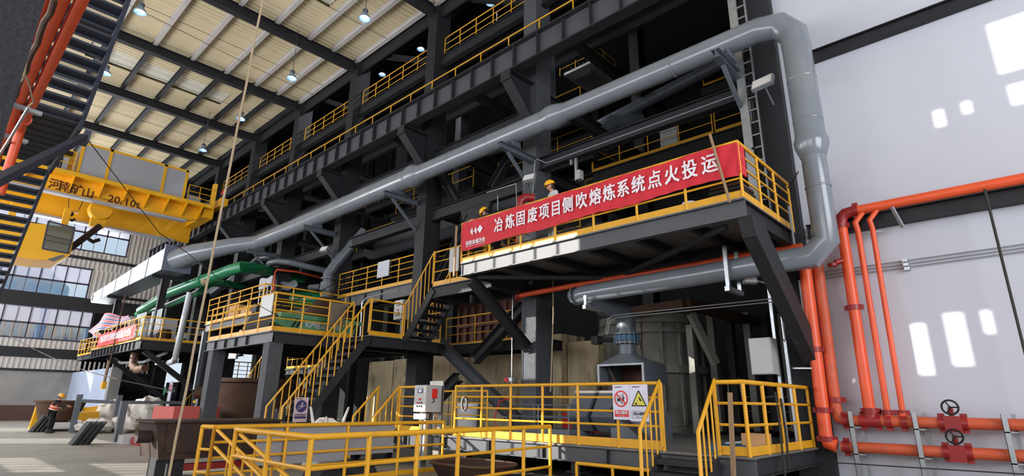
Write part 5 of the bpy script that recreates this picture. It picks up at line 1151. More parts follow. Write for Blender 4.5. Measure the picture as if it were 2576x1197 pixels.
tag(MB().tube([at(905, 862, 'y', 11.9), at(911, 760, 'y', 11.9), at(922, 749, 'y', 11.9), at(1004, 729, 'y', 11.9)], .028, 8).build('bent_conduit', 'galvanised', smooth=40), 'bent pale conduit running to the small control cabinet', 'conduit')

# long twin conduits under the low pipe
for i, dz in enumerate((0, .1)):
    y = 12.3; a = at(1524+4*i, 838+4*i, 'y', y); b = at(1530+4*i, 802+6*i, 'y', y); c = at(1545+4*i, 793+6*i, 'y', y); d = at(1955, 750+8*i, 'y', y)
    tag(MB().tube([a, b, c, d], .014, 6).build('twin_conduit', 'galvanised', smooth=40), 'thin bright conduit crossing in front of the furnace, %s of two' % ['upper', 'lower'][i], 'conduit')

# ================================================================== FURNACE AND CONCRETE
t = thing('furnace', 'tall grey round furnace vessel with ribs and hoop behind the lower deck', 'furnace', (-10.1, 18, .8))
MB().lathe([(1.95, .3), (1.95, .95), (1.72, .98), (1.7, 4.2), (1.78, 4.25), (1.78, 4.5), (1.5, 4.6)], (-10.1, 18, 0), seg=36).build('shell', 'furnace_steel', t, 30)
me = MB().bb((-.05, 1.68, 1.0), (.05, 1.8, 4.2)).mesh('rib', 'furnace_steel')
for i in range(14):
    o = place(me, 'rib', (-10.1, 18, 0), t); o.rotation_euler = (0, 0, math.radians(110+i*22))
MB().lathe([(1.7, 2.6), (1.9, 2.6), (1.9, 2.85), (1.7, 2.85)], (-10.1, 18, 0), seg=36).build('hoop', 'furnace_steel', t, 30)
MB().lathe([(1.72, 3.9), (1.85, 3.9), (1.85, 4.05), (1.72, 4.05)], (-10.1, 18, 0), seg=36).build('top_hoop', 'furnace_steel', t, 30)
MB().lathe([(.3, 3.1), (.34, 3.1), (.34, 3.6), (.3, 3.6)], (-9.3, 16.2, 0), seg=12).build('nozzle', 'furnace_steel', t, 30) if False else None
t = thing('furnace_gantry', 'row of dark fluted posts right of the furnace under a rusty beam', 'frame', (-7.5, 18, 0))
for i in range(6): MB().bb((-8.15+i*.42, 18.4+i*.5, .82), (-7.93+i*.42, 18.7+i*.5, 4.7)).build('post', 'deep_steel' if i % 2 else 'furnace_steel', t)
MB().bar(at(1560, 790, 'y', 16.0), at(1725, 765, 'y', 16.0), .4, .28).build('rusty_beam', 'rusty_beam', t); MB().bar(at(1722, 762, 'y', 16.05), at(1900, 812, 'y', 20.0), .4, .26).build('rusty_beam', 'rusty_beam', t)
MB().bar(at(1738, 790, 'y', 16.0), at(1800, 915, 'y', 16.6), .2, .2).build('prop', 'furnace_steel', t)
MB().bb((-7.9, 16.3, .82), (-7.7, 16.5, 4.0)).build('post', 'furnace_steel', t)
t = thing('block_wall', 'scorched tan concrete wall behind the banner column', 'wall block', (-12.6, 16, .8))
MB().bb((-13.6, 15.6, ZD), (-12.25, 17, 3.98)).build('wall_face', 'tan_concrete', t); MB().bb((-12.2, 15.9, ZD), (-10.9, 17, 3.7)).build('wall_face', 'tan_concrete', t)
t = thing('concrete_bunker', 'long tan board-marked concrete wall behind the cross brace', 'wall block', (-18, 16, 0))
me = None
for i in range(5): MB().bb((-24.2+i*2.02, 15.6+.03*(i % 2), 0), (-22.2+i*2.02, 17, 3.45+.04*(i % 3))).build('panel', 'tan_concrete', t)
MB().prism([(-21.0, 2.7), (-19.6, 2.6), (-19.3, 1.7), (-20.2, 2.0)], 'y', 15.2, 15.6).build('buttress', 'tan_concrete', t)
t = thing('machine_frame', 'dark brown ribbed machine casing behind the gallery at the cross brace', 'machine', (-14.5, 17.5, 3.7))
MB().bb((-19.8, 17.4, 0), (-15.0, 18.6, 6.3)).build('casing', 'brown_machine', t)
for i in range(10): MB().bb((-19.7+i*.5, 17.25, 3.7), (-19.55+i*.5, 17.4, 5.9)).build('rib', 'brown_machine', t)
MB().bb((-19.7, 17.2, 4.9), (-15.1, 17.25, 5.05)).build('band', 'brown_machine', t)
# gear on the lower deck behind the rail
t = thing('launder_trough', 'low grey railed launder frame standing on the lower deck', 'frame', (-9.3, 12.3, ZD))
q = [(-10.9, 11.6), (-8.9, 11.6), (-8.9, 12.6), (-10.9, 12.6)]
for z in (ZD+.45, ZD+.75): MB().tube([(x, y, z) for x, y in q], .022, 6, closed=True).build('rail', 'dark_grey_paint', t)
for x, y in q+[(-9.9, 11.6)]: MB().tube([(x, y, ZD), (x, y, ZD+.75)], .022, 6).build('post', 'dark_grey_paint', t)
MB().bb((-10.8, 11.6, ZD), (-8.9, 12.5, ZD+.16)).build('base', 'dark_grey_paint', t)
t = thing('tilting_chute', 'grey tilting chute with pale scorched lip behind the safety signs', 'chute', (-8.2, 13, ZD))
for i in (0, 1): MB().prism([(11.9, 1.3), (12.3, 1.88), (12.8, 1.88), (12.8, .95), (12.2, .95)], 'x', -9.2+i*.75, -8.6+i*.75).build('trough', 'dark_grey_paint', t); MB().bb((-9.2+i*.75, 12.3, 1.88), (-8.6+i*.75, 12.8, 1.94)).build('lip', 'white_bag', t)
MB().bb((-8.0, 12.1, ZD), (-6.9, 13.1, 1.4)).build('machine_base', 'dark_grey_paint', t);
MB().bar((-7.9, 12.0, 1.5), (-7.0, 12.0, .85), .1, .1).build('arm', 'black_steel', t)
tag(MB().bb((-10.9, 13.9, ZD), (-9.9, 14.5, 1.35)).build('red_block', 'sign_red'), 'red painted machine block at the foot of the banner column', 'machine')
t = thing('tool_pile', 'bright metal bars and plates lying behind the right corner rail', 'tools', (-4.7, 11.8, ZD))
for i, (a, b) in enumerate((((-4.9, 12.4, .86), (-4.2, 11.2, 1.1)), ((-4.7, 12.5, .88), (-4.1, 11.6, 1.05)), ((-5.2, 12.2, .85), (-4.4, 11.9, .95)))): MB().bar(a, b, .06, .04).build('bar', 'galvanised', t)
tag(MB().bb((-4.35, 10.9, ZD), (-3.95, 11.3, 1.12)).build('cardboard_box', 'cardboard'), 'small cardboard box behind the right corner rail of the lower deck', 'box')
tag(MB().bb((-4.7, 10.3, ZD), (-4.2, 10.7, .93)).build('blue_tray', 'valve_blue'), 'flat blue tray behind the toe board at the right deck corner', 'tray')
for i, (a, b) in enumerate((((-5.4, 13, .85), (-6.2, 15, 2.2)), ((-5.0, 13, .85), (-5.9, 15, 2.3)))):
    tag(MB().tube([a, b], .018, 6).build('steel_rod', 'galvanised_dull'), 'thin steel rod leaning in the dark right bay, %s' % ['left', 'right'][i], 'rod')
# gas lances and hose by the banner column
t = thing('hose_valves', 'small tap with red handle and hanging hoses in front of the banner column', 'valve', (-12.2, 12.8, 1))
p = at(1287, 955, 'y', 12.7); MB().tube([(p.x, 12.7, 4.9), (p.x, 12.7, 1.3), (p.x-.1, 12.7, .84), (p.x-.2, 12.7, 1.2), (p.x-.35, 12.7, 1.22)], .014, 6).build('riser', 'galvanised', t, 40)
MB().bb((p.x-.1, 12.64, p.z-.05), (p.x+.06, 12.76, p.z+.06)).build('tap_body', 'galvanised', t); MB().lathe([(0, 0), (.07, 0), (.07, .03), (0, .03)], (p.x-.15, 12.6, p.z), 'y', 10).build('red_wheel', 'sign_red', t)
MB().tube([(p.x, 12.6, 1.75), (p.x-.3, 12.5, 1.65), (p.x-.5, 12.5, 1.2), (p.x-.3, 12.4, .9)], .018, 6).build('red_hose', 'sign_red', t, 40)
for px, n_ in ((1390, 'left'), (1378, 'right')):
    pass
tag(MB().tube([at(1391, 745, 'y', 12.75)+V(0, 0, .85), at(1392, 790, 'y', 12.75), at(1385, 985, 'y', 12.75)], .02, 6).build('hanging_rope', 'rope'), 'frayed rope hanging down beside the banner column', 'rope')
tag(MB().tube([at(1615, 792, 'y', 14), at(1612, 880, 'y', 14.0)], .018, 6).build('hanging_rod', 'rusty_beam'), 'thin rod hanging beside the hood pipe', 'rod')
t = thing('cable_hank', 'hank of pale and dark cable hung on the lower deck rail by the tall cabinet', 'cable', at(1163, 1020, 'y', 9.45))
for k in range(3): p = at(1162+3*k, 1010, 'y', 9.45); MB().tube([(p.x+.09*math.cos(a), 9.5-.01*k, p.z+.16*math.sin(a)-.05) for a in [2*math.pi*i/12 for i in range(12)]], .012, 5, closed=True).build('loop', 'white_print' if k < 2 else 'rust_cast', t)

# things on the banner platform
zb = 5.35
def blob(c, s, m, name, label, cat, seed=1, amp=.12, parent=None, n=18, group=None):
    rr_ = random.Random(seed); ph = [rr_.uniform(0, 6) for _ in range(6)]; q = MB()
    def f(u, v):
        a = 2*math.pi*u; b = math.pi*(v-.5); k = 1+amp*(math.sin(3*a+ph[0])*math.cos(2*b+ph[1])+.6*math.sin(7*a+ph[2]+3*b)+.4*math.sin(11*b+ph[3]+2*a))
        x = math.copysign(abs(math.cos(a))**.8, math.cos(a))*math.cos(b); y = math.copysign(abs(math.sin(a))**.8, math.sin(a))*math.cos(b); z = math.copysign(abs(math.sin(b))**.75, math.sin(b))
        return (c[0]+s[0]*k*x, c[1]+s[1]*k*y, max(c[2], c[2]+s[2]*(1+k*z)))
    q.grid(f, n*2, n); o = q.build(name, m, parent, True)
    if parent is None: tag(o, label, cat, group)
    return o
blob((-10.6, 10.75, zb), (.5, .35, .17), 'white_bag', 'white_sack', 'white sack lying at the left end behind the banner rail', 'sack', 3)
blob((-9.4, 10.9, zb), (.8, .5, .22), 'polythene', 'wrapped_bundle', 'polythene wrapped bundle left of the standing worker', 'bundle', 5, .18)
blob((-7.6, 10.8, zb), (.9, .45, .22), 'polythene', 'wrapped_bundle', 'polythene wrapped bundle at the feet of the standing worker', 'bundle', 8, .18)
t = thing('wrapped_rolls', 'dark rolls under clear polythene behind the middle of the banner', 'bundle', (-6.6, 11, zb))
for i in range(3): MB().tube([(-7.9+.2*i, 10.7+.25*i, zb+.14+.1*(i == 1)), (-5.6, 10.7+.25*i, zb+.14+.1*(i == 1))], .13, 12).build('roll', 'pot_brown', t, 40)
MB().grid(lambda u, v: (-8.3+3.0*u, 10.5+1.0*v, zb+.02+.5*math.sin(math.pi*min(1, v*1.02))*(.35+.65*u)*(1 if u < .93 else 0.1)+.03*math.sin(u*20+v*9)), 30, 14).build('cover', 'polythene', t, True)
for i in range(3): 
    o = MB().tube([(-5.35+.18*i, 10.6, zb+.12), (-5.6+.18*i, 11.4, zb+.45-.1*i)], .11, 12).build('white_roll', 'sign_pink', smooth=40); tag(o, 'pale rolled sheet leaning behind the banner rail, %s of three' % ['left', 'middle', 'right'][i], 'roll')
t = thing('paint_bucket', 'printed red and white paint bucket behind the right part of the banner rail', 'bucket', (-4.95, 10.5, zb))
MB().lathe([(0, zb), (.12, zb), (.15, zb+.28), (.14, zb+.28)], (-4.75, 10.4, 0), seg=16).build('pail', 'sign_white', t, 30); MB().lathe([(.136, zb+.06), (.149, zb+.2)], (-4.75, 10.4, 0), seg=16).build('print_band', 'sign_red', t, 30)
t = thing('plate_stack', 'stack of brown plates at the right end of the banner platform', 'stack', (-4.1, 10.8, zb))
for i in range(6): MB().bb((-4.35+.03*(i % 2), 10.45, zb+.09*i), (-3.7, 11.5-.06*i, zb+.09*i+.06)).build('plate', 'rusty_beam' if i % 2 else 'cable', t)
q = MB(); a = at(1252, 485, 'y', 11.6)
tag(MB().tube([at(1225, 484, 'y', 11.6), at(1298, 462, 'y', 11.6), at(1300, 520, 'y', 11.6)], .016, 6).tube([at(1252, 492, 'y', 11.9), at(1252, 530, 'y', 11.9)], .014, 6).build('thin_gas_line', 'galvanised'), 'thin bent pale gas line above the bending worker', 'conduit')

# ================================================================== LAMPS, FLOODLIGHTS
def highbay(p, label, big=True, drop=1.6):
    x, y, z = p; t = thing('high_bay_lamp', label, 'lamp', (x, y, z))
    MB().lathe([(.24, 0), (.235, .02), (.2, .12), (.1, .24), (.09, .3)], (x, y, z), seg=20).lathe([(.225, .01), (.19, .12), (.09, .22)], (x, y, z), seg=20).build('lamp_shade', 'lamp_shade', t, 40)
    MB().lathe([(0, .1), (.08, .1), (.11, .14), (.09, .2)], (x, y, z), seg=14).build('led_disc', 'lamp_glow', t, 40)
    MB().lathe([(0, .44), (.1, .44), (.12, .38), (.1, .28), (0, .28)], (x, y, z), seg=12).build('gear_housing', 'dark_grey_paint', t, 40)
    MB().tube([(x, y, z+.44), (x, y, z+drop)], .015, 6).build('suspension_rod', 'dark_grey_paint', t)
    return t
LP = [((-23.9, 3.4, 16.45), 'high bay lamp at top left, over the overhead stair edge'), ((-17.5, 9.7, 16.45), 'high bay lamp at top centre left, largest under the roof'), ((-23.9, 9.75, 16.45), 'high bay lamp below and left of the largest one'),
      ((-29.9, 9.75, 16.45), 'high bay lamp beside the hanging rope'), ((-35.8, 9.8, 16.45), 'high bay lamp above the crane, farthest under the roof'), ((-30.2, 3.55, 16.45), 'high bay lamp half hidden by the overhead stair')]
for p, l in LP: highbay(p, l, True, 2.74)
for p, l in (((-17.8, 17, 21.8), 'small bright lamp in the dark upper bay at top centre'), ((-23.7, 17, 21.8), 'small bright lamp in the dark upper bay beside the second roof rafter'), ((-27.7, 17, 21.8), 'small bright lamp in the dark upper bay, lowest of three')):
    highbay(p, l, True, 4.2)
    sp_ = bpy.data.lights.new('bay_lamp', 'SPOT'); sp_.energy = 700; sp_.spot_size = 2.4; sp_.shadow_soft_size = .1; sp_.color = (.92, .96, 1)
    so_ = bpy.data.objects.new('bay_lamp', sp_); COL.objects.link(so_); so_.location = (p[0], p[1], p[2]-.05)
def flood(p, label, tilt=-.35, yaw=0., w_=.42, h=.28, arm=None):
    t = thing('floodlight', label, 'floodlight', p); M = Matrix.Rotation(yaw, 3, 'Z') @ Matrix.Rotation(tilt, 3, 'X')
    def bx(a, b, nm, m):
        q = MB().bb(a, b); q.v = [tuple(Vector(p)+M @ Vector(v)) for v in q.v]; return q.build(nm, m, t)
    bx((-w_/2, -.0, -h/2), (w_/2, .1, h/2), 'housing', 'galvanised_dull'); bx((-w_/2+.025, -.012, -h/2+.025), (w_/2-.025, -.001, h/2-.025), 'glass_front', 'flood_glass')
    q = MB()
    for i in range(7): z = -h/2+.04+i*(h-.08)/6; q.bb((-w_/2+.04, -.016, z-.004), (w_/2-.04, -.012, z+.004))
    q.v = [tuple(Vector(p)+M @ Vector(v)) for v in q.v]; q.build('led_rows', 'sign_white', t)
    if arm: MB().tube([Vector(p)+V(0, .1, 0), arm], .02, 6).build('arm', 'galvanised_dull', t)
flood(at(1330, 445, 'y', 12.3), 'rectangular floodlight on the banner column above the standing worker', -.5, .2, arm=(-11.3, 12.99, 8.1))
flood(at(1916, 205, 'y', 12.2), 'large rectangular floodlight on the right column beside the cable ladder', -.4, -.15, .5, .3, arm=(-3.6, 12.99, 8.6))
flood(at(814, 625, 'y', 12.3), 'small floodlight beside the inclined grey pipe bracket', -.5, .3, arm=(-24.0, 12.99, 8.5))
flood(at(667, 681, 'y', 12.3), 'small floodlight above the boxes platform under the pipe', -.5, .3, arm=(-30.2, 12.99, 8.0))
flood(at(1888, 700, 'y', 12.2), 'white camera-like floodlight beneath the right knee brace', -.2, .8, .3, .2, arm=(-3.9, 12.9, 4.1))
flood(at(585, 893, 'y', 9.5), 'floodlight under the floor of the cart platform', -.1, .3, .5, .3, arm=(-23.6, 9.7, 3.6))

# ================================================================== GREEN CART AND HOPPER
t = thing('flat_cart', 'green electric flat cart with white lettering on the cart platform', 'cart', (-18.5, 9.4, 3.64))
x1 = -17.9; zb = 3.95
MB().bb((x1-1.5, 8.05, zb+.28), (x1, 11.1, zb+.42)).build('cart_deck', 'cart_green', t); MB().bb((x1-1.4, 8.3, zb-.05), (x1-.05, 10.95, zb+.28)).build('side_frame', 'cart_green', t)
MB().prism([(8.05, zb+.28), (7.9, zb+.1), (8.3, zb-.05), (8.3, zb+.28)], 'x', x1-1.4, x1-.1).build('front_nose', 'cart_green', t)
for y in (8.7, 10.5): 
    for x in (x1-.15, x1-1.3): MB().lathe([(0, -.05), (.2, -.05), (.2, .05), (0, .05)], (x, y, 3.86), 'x', 14).build('wheel', 'rubber_black', t)
q = MB()
for y in (8.45, 8.6, 10.65, 10.8): q.prism([(y, zb-.02), (y+.08, zb-.02), (y+.24, zb+.27), (y+.16, zb+.27)], 'x', x1-.05, x1-.04)
q.build('hazard_bars', 'rubber_black', t, kind='stuff')
put_text('KP电动平车', .26, (x1-.035, 9.6, zb+.1), (0, 1, 0), (0, 0, 1), 'sign_white', t, bold=.004)
for y in (x1-.15, x1-1.3): MB().bb((y-.04, 7.6, 3.64), (y+.04, 12.8, 3.69)).build('rail', 'rusty_beam', t)
o = MB().lathe([(.75, 4.38), (.75, 4.5), (.35, 5.15), (.3, 5.2)], (-18.7, 10.0, 0), seg=20).build('hopper_cone', 'rust_cast', smooth=30); tag(o, 'brown conical hopper lid standing on the green cart', 'hopper')
t = thing('yellow_machine', 'yellow machine frame on the cart platform left of the green cart', 'machine', (-21, 8.6, 3.64))
MB().bb((-21.8, 8.3, 3.64), (-20.2, 9.2, 4.1)).build('base', 'crane_yellow', t); MB().bar((-21.6, 8.4, 4.1), (-19.6, 8.5, 4.9), .12, .16).build('boom', 'crane_yellow', t); MB().bb((-21.2, 8.4, 4.1), (-20.8, 9.0, 5.0)).build('mast', 'black_steel', t)
t = thing('black_plate_rack', 'black slanted plates behind the front rail of the cart platform', 'plates', (-19.3, 8.0, 3.64))
for i in range(5): MB().bar((-20.3+i*.35, 7.85, 3.66), (-19.7+i*.35, 7.95, 4.4), .5, .03, (0, 1, 0)).build('plate', 'rubber_black', t)

# ================================================================== FLOOR ON THE LEFT
# steel guide posts with a rail
P = [(180, 1088, 'left'), (283, 1086, 'middle'), (293, 1110, 'right')]
for px, py, w in P:
    b = at(px, py, 'z', 0); hgt = .0
    tag(MB().bb((b.x-.13, b.y-.11, 0), (b.x+.13, b.y+.11, 1.75 if w != 'right' else 1.5)).build('steel_post', 'dark_grey_paint'), 'grey square steel post on the open floor at left, %s of three' % w, 'post')
b1, b2 = at(180, 1088, 'z', 0), at(283, 1086, 'z', 0)
tag(MB().bar((b1.x, b1.y+.15, 1.45), (b2.x, b2.y-.15, 1.4), .1, .16).build('post_rail', 'dark_grey_paint'), 'grey bar joining the two rear steel posts on the floor', 'bar')
tag(MB().bar((b2.x, b2.y+.2, 1.4), (b2.x-1.0, b2.y+3.4, 1.4), .1, .16).build('post_rail', 'galvanised_dull'), 'grey bar running back from the middle steel post', 'bar')
for px, w in ((96, 'left'), (205, 'right')):
    b = at(px, 1086 if px < 100 else 1118, 'z', 0); t = thing('leaning_plates', 'dark steel plates leaning together on the floor, %s group' % w, 'plates', (b.x, b.y, 0))
    for i in range(4): MB().prism([(b.y-.35+.16*i, .0), (b.y-.31+.16*i, .0), (b.y+.09+.16*i, .78), (b.y+.05+.16*i, .78)], 'x', b.x-.35, b.x+.35).build('plate', 'rubber_black', t)
# ladles
def ladle(label, c, r, h, tilt=0, m='pot_brown', ang=0, group=None):
    t = thing('slag_ladle', label, 'ladle', (c[0], c[1], 0))
    prof = [(0, .06*h), (.55*r, .06*h), (.72*r, .16*h), (.93*r, .9*h), (1.02*r, .92*h), (1.02*r, h), (.93*r, h), (.68*r, .22*h), (0, .2*h)]
    q = MB().lathe(prof, (0, 0, 0), seg=24); M = Matrix.Rotation(ang, 3, 'Z') @ Matrix.Rotation(tilt, 3, 'X'); q.v = [tuple(Vector((c[0], c[1], c[2]))+M @ Vector(v)) for v in q.v]; q.build('bowl', m, t, 40)
    for s in (-1, 1):
        q = MB().tube([M @ Vector((s*.9*r, 0, .7*h)), M @ Vector((s*1.3*r, 0, .7*h))], .12*r+.05, 10); q.v = [(v[0]+c[0], v[1]+c[1], v[2]+c[2]) for v in q.v]; q.build('trunnion', m, t, 40)
    return t
p = at(122, 1062, 'z', .3); t = ladle('brown ladle on yellow rests behind the floor worker at left', (-38.3, 6.1, .3), 1.15, 1.15)
MB().prism([(5.2, 0), (5.6, 0), (5.7, 1.3), (5.3, 1.4)], 'x', -39.9, -39.5).build('rest', 'crane_yellow', t); MB().prism([(7.0, 0), (7.4, 0), (7.6, 1.2), (6.9, 1.1)], 'x', -37.3, -36.9).build('rest', 'crane_yellow', t)
MB().tube([(-36.6, 6.3, .5), (-35.8, 6.7, .15), (-35.3, 7.2, .05), (-35.9, 6.2, .05), (-36.2, 5.6, .05)], .05, 8).build('hose', 'rubber_black', t, 40)
t = thing('yellow_ladle_carrier', 'small yellow carrier right of the brown ladle', 'carrier', (-35, 6.8, 0))
MB().prism([(6.3, .9), (7.2, .95), (7.2, .6), (6.9, .5), (6.95, 0), (6.75, 0), (6.7, .5), (6.2, .6)], 'x', -35.6, -35.0).build('body', 'crane_yellow', t)
ladle('large brown ladle with trunnion boss standing between the cart platform legs', (-23.6, 9.9, .55), 1.6, 1.85, 0, 'pot_brown', 1.15)
tag(MB().bb((-25.4, 8.3, 0), (-21.9, 11.5, .6)).build('ladle_plinth', 'rust_cast'), 'brown plinth under the large ladle', 'plinth')
# big dark trough in the foreground left
t = thing('slag_car', 'big dark brown slag car on legs at the lower left behind the foreground rail', 'slag car', (-14, 5, 0))
yl, yr2 = 3.9, 6.6
q = MB(); q.prism([(yl, 1.12), (yl+.16, .36), (yr2-.1, .36), (yr2, 1.12)], 'x', -15.2, -13.9); q.build('hull', 'rust_cast', t)
for a, b in ((4.1, 5.2), (5.5, 6.5)): MB().prism([(a, 1.08), (a+.05, .5), (b-.05, .5), (b, 1.08)], 'x', -13.92, -13.86).build('face_plate', 'rust_cast', t)
MB().bb((-15.25, yl-.05, 1.1), (-13.85, yr2+.05, 1.15)).build('rim', 'rust_cast', t)
MB().tube([(-14.3, yl+.05, .82), (-14.3, yl-.22, .82)], .13, 12).build('trunnion', 'rust_cast', t, 40)
for y in (4.15, 4.5, 6.2): MB().bb((-14.5, y-.1, 0), (-14.0, y+.1, .4)).build('leg', 'rubber_black', t)
MB().bb((-14.3, 4.6, .1), (-14.1, 6.1, .24)).build('axle_beam', 'red_fitting', t)
tag(blob((-15.8, 3.55, .75), (.25, .2, .08), 'out_green', 'green_rag', 'x', 'y', 4) if False else MB().bb((-15.9, 3.2, .85), (-15.3, 3.6, 1.0)).build('offcut_tray', 'galvanised_dull'), 'pale offcut tray balanced at the left end of the slag car', 'tray') if False else None
# red primer box
t = thing('red_primer_box', 'pinkish red primed steel box on the floor behind the slag car', 'box', (-23, 7.5, 0))
MB().bb((-24.2, 6.6, .25), (-21.9, 8.1, 1.34)).build('box', 'primer_red', t); MB().bb((-24.7, 6.2, 0), (-22.0, 8.2, .25)).build('base', 'red_fitting', t)
tag(MB().bb((-25.6, 6.0, 0), (-24.9, 6.4, .3)).build('striped_block', 'cloth_white'), 'pale striped packing block left of the red primed box', 'block')
# bulk bags
def bag(c, s, label, seed): blob((c[0], c[1], 0), s, 'white_bag', 'bulk_bag', label, 'bag', seed, .12)
for c, s, l, sd in (((-33.5, 7.0), (.7, .6, .33), 'white bulk bag slumped on the floor between the posts', 1), ((-33.2, 8.0), (.7, .55, .42), 'pointed white bulk bag beside the middle steel post', 2), ((-36.5, 8.0), (1.0, .7, .7), 'cream bulk bag on top at the back of the heap by the partition', 3),
                    ((-35.8, 9.4), (1.1, .8, .8), 'large cream bulk bag at the right of the heap', 4), ((-34.6, 6.6), (.7, .45, .24), 'flattened white bag at the left of the heap', 6)): bag(c, s, l, sd)
tag(MB().bb((-32.0, 9.6, 0), (-31.0, 10.6, .85)).build('cardboard_box', 'cardboard'), 'tan carton on the floor right of the bulk bags', 'box')
# cream bulk bag under the long stair, with loops
o = blob((-12.3, 6.9, 0), (.4, .42, .6), 'white_bag', 'bulk_bag', 'cream bulk bag with lifting loops near the foot of the long stair', 'bag', 9, .1)
for dx, dy in ((-.4, -.3), (.35, .45)): MB().tube([(-12.3+dx*.6, 6.9+dy*.6, 1.05), (-12.28+dx*.8, 6.9+dy*.8, 1.42), (-12.25+dx*.6, 6.9+dy*.6, 1.05)], .03, 6).build('lifting_loop', 'white_bag', o)
blob((-15.9, 6.5, .0), (.16, .16, .16), 'cloth_white', 'plastic_bag', 'small white plastic bag on the floor at the foot of the long stair', 'bag', 11)
t = thing('green_cabinet', 'small green-grey cabinet behind the foot of the long stair', 'cabinet', (-17, 7.8, 0)); MB().bb((-17.5, 8.0, 0), (-16.8, 8.6, 1.35)).build('body', 'dark_grey_paint', t); MB().bb((-17.45, 7.97, .1), (-16.85, 8.0, 1.25)).build('door', 'galvanised_dull', t)
t = thing('white_drum', 'white lidded drum seen through the rail left of the control cabinet', 'drum', (-13.3, 12.6, ZD)); MB().lathe([(0, ZD), (.3, ZD), (.32, 1.5), (0, 1.5)], (-13.5, 12.4, 0), seg=16).build('body', 'cloth_white', t, 30); MB().lathe([(.34, 1.5), (.34, 1.58), (0, 1.6)], (-13.5, 12.4, 0), seg=16).build('lid', 'sign_white', t, 30)
# dark stair and rails deep under the platforms
stairs('dim steel stair deep behind the cart platform legs', (-30.9, 14.05, .1), (-26.0, 14.05, 3.4), (0, 1, 0), .9, 14, matn='deep_steel')
t = deck('ladle_gallery', 'dim gallery deck above and behind the large ladle', (-27.6, 12.96), (-24.35, 14.0), 3.08, .25, m='deep_steel', joists=0)
for x in (-27.4, -24.6): MB().bb((x-.08, 13.7, 0), (x+.08, 13.86, 2.85)).build('leg', 'deep_steel', t)
railing('dim rail above the large ladle', [(-27.5, 13.0, 3.1), (-24.4, 13.0, 3.1)], 1.1, 2, .1, .5, .02)
stair_rail('pale twin handrail of the steps left of the cart platform leg', (-29.5, 11.5, .9), (-26.0, 11.5, 3.4), .9, 9, r=.02)
t = deck('rear_platform', 'small yellow railed platform in the far doorway', (-45, 14.5), (-40.5, 17), 2.9, .3, joists=1)
for x in (-44.8, -40.8):
    for y in (14.7, 16.8): MB().bb((x-.1, y-.1, 0), (x+.1, y+.1, 2.6)).build('leg', 'deep_steel', t)
railing('yellow rail of the small platform in the far doorway', [(-44.9, 14.55, 2.9), (-40.6, 14.55, 2.9), (-40.6, 17, 2.9)], 1.2, 3, .1, .6, .03)
stairs('yellow edged stair below the far doorway platform', (-40.3, 12.3, .1), (-40.3, 14.4, 2.9), (1, 0, 0), .9, 11, matn='deep_steel')
stair_rail('yellow handrail of the far doorway stair', (-39.4, 12.3, .3), (-39.4, 14.4, 3.0), 1.1, 12)
tag(MB().bb((-45.8, 13.0, 0), (-41.2, 13.1, 2.7)).build('dark_partition', 'black_steel'), 'dark sheet wall below the far doorway platform', 'wall panel')
tag(MB().tube([(-37.5, 12.2, 0), (-36.7, 12.2, 4.0)], .12, 8).build('red_pipe', 'orange_paint', smooth=40), 'leaning orange pipe under the far platform', 'pipe')
t = thing('notice_board', 'white notice board with red print leaning under the far platform', 'sign', (-38.6, 11.5, 0)); MB().bb((-38.8, 11.2, 0.0), (-38.3, 11.25, 2.6)).build('board', 'sign_white', t); disc((-38.55, 2.25), .1, .18, 'sign_red', t, 'red_ring', 11.19)
tag(MB().bb((-29.9, 11.2, 0), (-29.5, 11.24, 2.4)).build('notice_board', 'sign_white'), 'small white board beside the pale twin handrail', 'sign')
t = thing('rolling_gate', 'dark board with faint yellow lettering below the far doorway platform', 'board', (-36, 11.9, 0)); MB().bb((-36.8, 11.9, 0), (-34.6, 11.95, 2.4)).build('board', 'deep_steel', t)
for k in range(3): MB().bb((-36.4, 11.88, 1.85-.45*k), (-35.2, 11.89, 1.97-.45*k)).build('lettering_row', 'crane_yellow', t)
t = thing('tube_light', 'bright tube light hanging under the far platform', 'lamp', (-39, 10, 3.5)); p = at(400, 914, 'y', 9.5); MB().tube([p+V(-.5, 0, 0), p+V(.5, 0, 0)], .06, 8).build('tube', 'lamp_glow', t); MB().bb((p.x-.55, p.y-.08, p.z+.05), (p.x+.55, p.y+.08, p.z+.14)).build('batten', 'galvanised_dull', t)
MB().tube([p+V(0, 0, .14), (p.x, p.y, 3.97)], .015, 5).build('hanger', 'galvanised_dull', t)
t = thing('drooping_pipe', 'drooping pale hose and pipes under the far platform', 'pipe', (-38, 9, 3.4)); MB().tube([(-41, 8.6, 3.9), (-39.8, 8.7, 3.6), (-36, 8.9, 3.5), (-33.3, 9.2, 3.9)], .08, 8).build('pipe_run', 'galvanised_dull', t, 40)
t = thing('yellow_hanger', 'yellow hanging gas fixture below the left part of the far platform', 'fixture', (-40, 8.4, 2.4)); MB().tube([(-40.3, 8.2, 3.95), (-40.3, 8.2, 2.4)], .08, 6).build('rod', 'wood', t); MB().bb((-40.5, 8.1, 2.1), (-40.1, 8.3, 2.5)).build('box', 'crane_yellow', t)
tag(MB().tube([(-36.8, 7.6, 7.2), (-37.2, 7.62, 2.9)], .035, 6).build('brown_prop', 'rusty_beam'), 'thin brown prop crossing the small far banner', 'pole')
tag(MB().bb((-31.2, 7.5, 3.0), (-31.0, 7.7, 3.3)).build('x', 'rope'), 'x', 'x') if False else None
t = thing('brown_pipe_stub', 'brown elbow duct hanging under the right part of the far platform', 'duct', (-34.5, 8.6, 3)); MB().tube([(-35.4, 8.3, 3.95), (-35.4, 8.3, 3.3), (-34.9, 8.4, 3.05), (-33.8, 8.5, 3.1)], .2, 10).build('duct', 'pot_brown', t, 40)
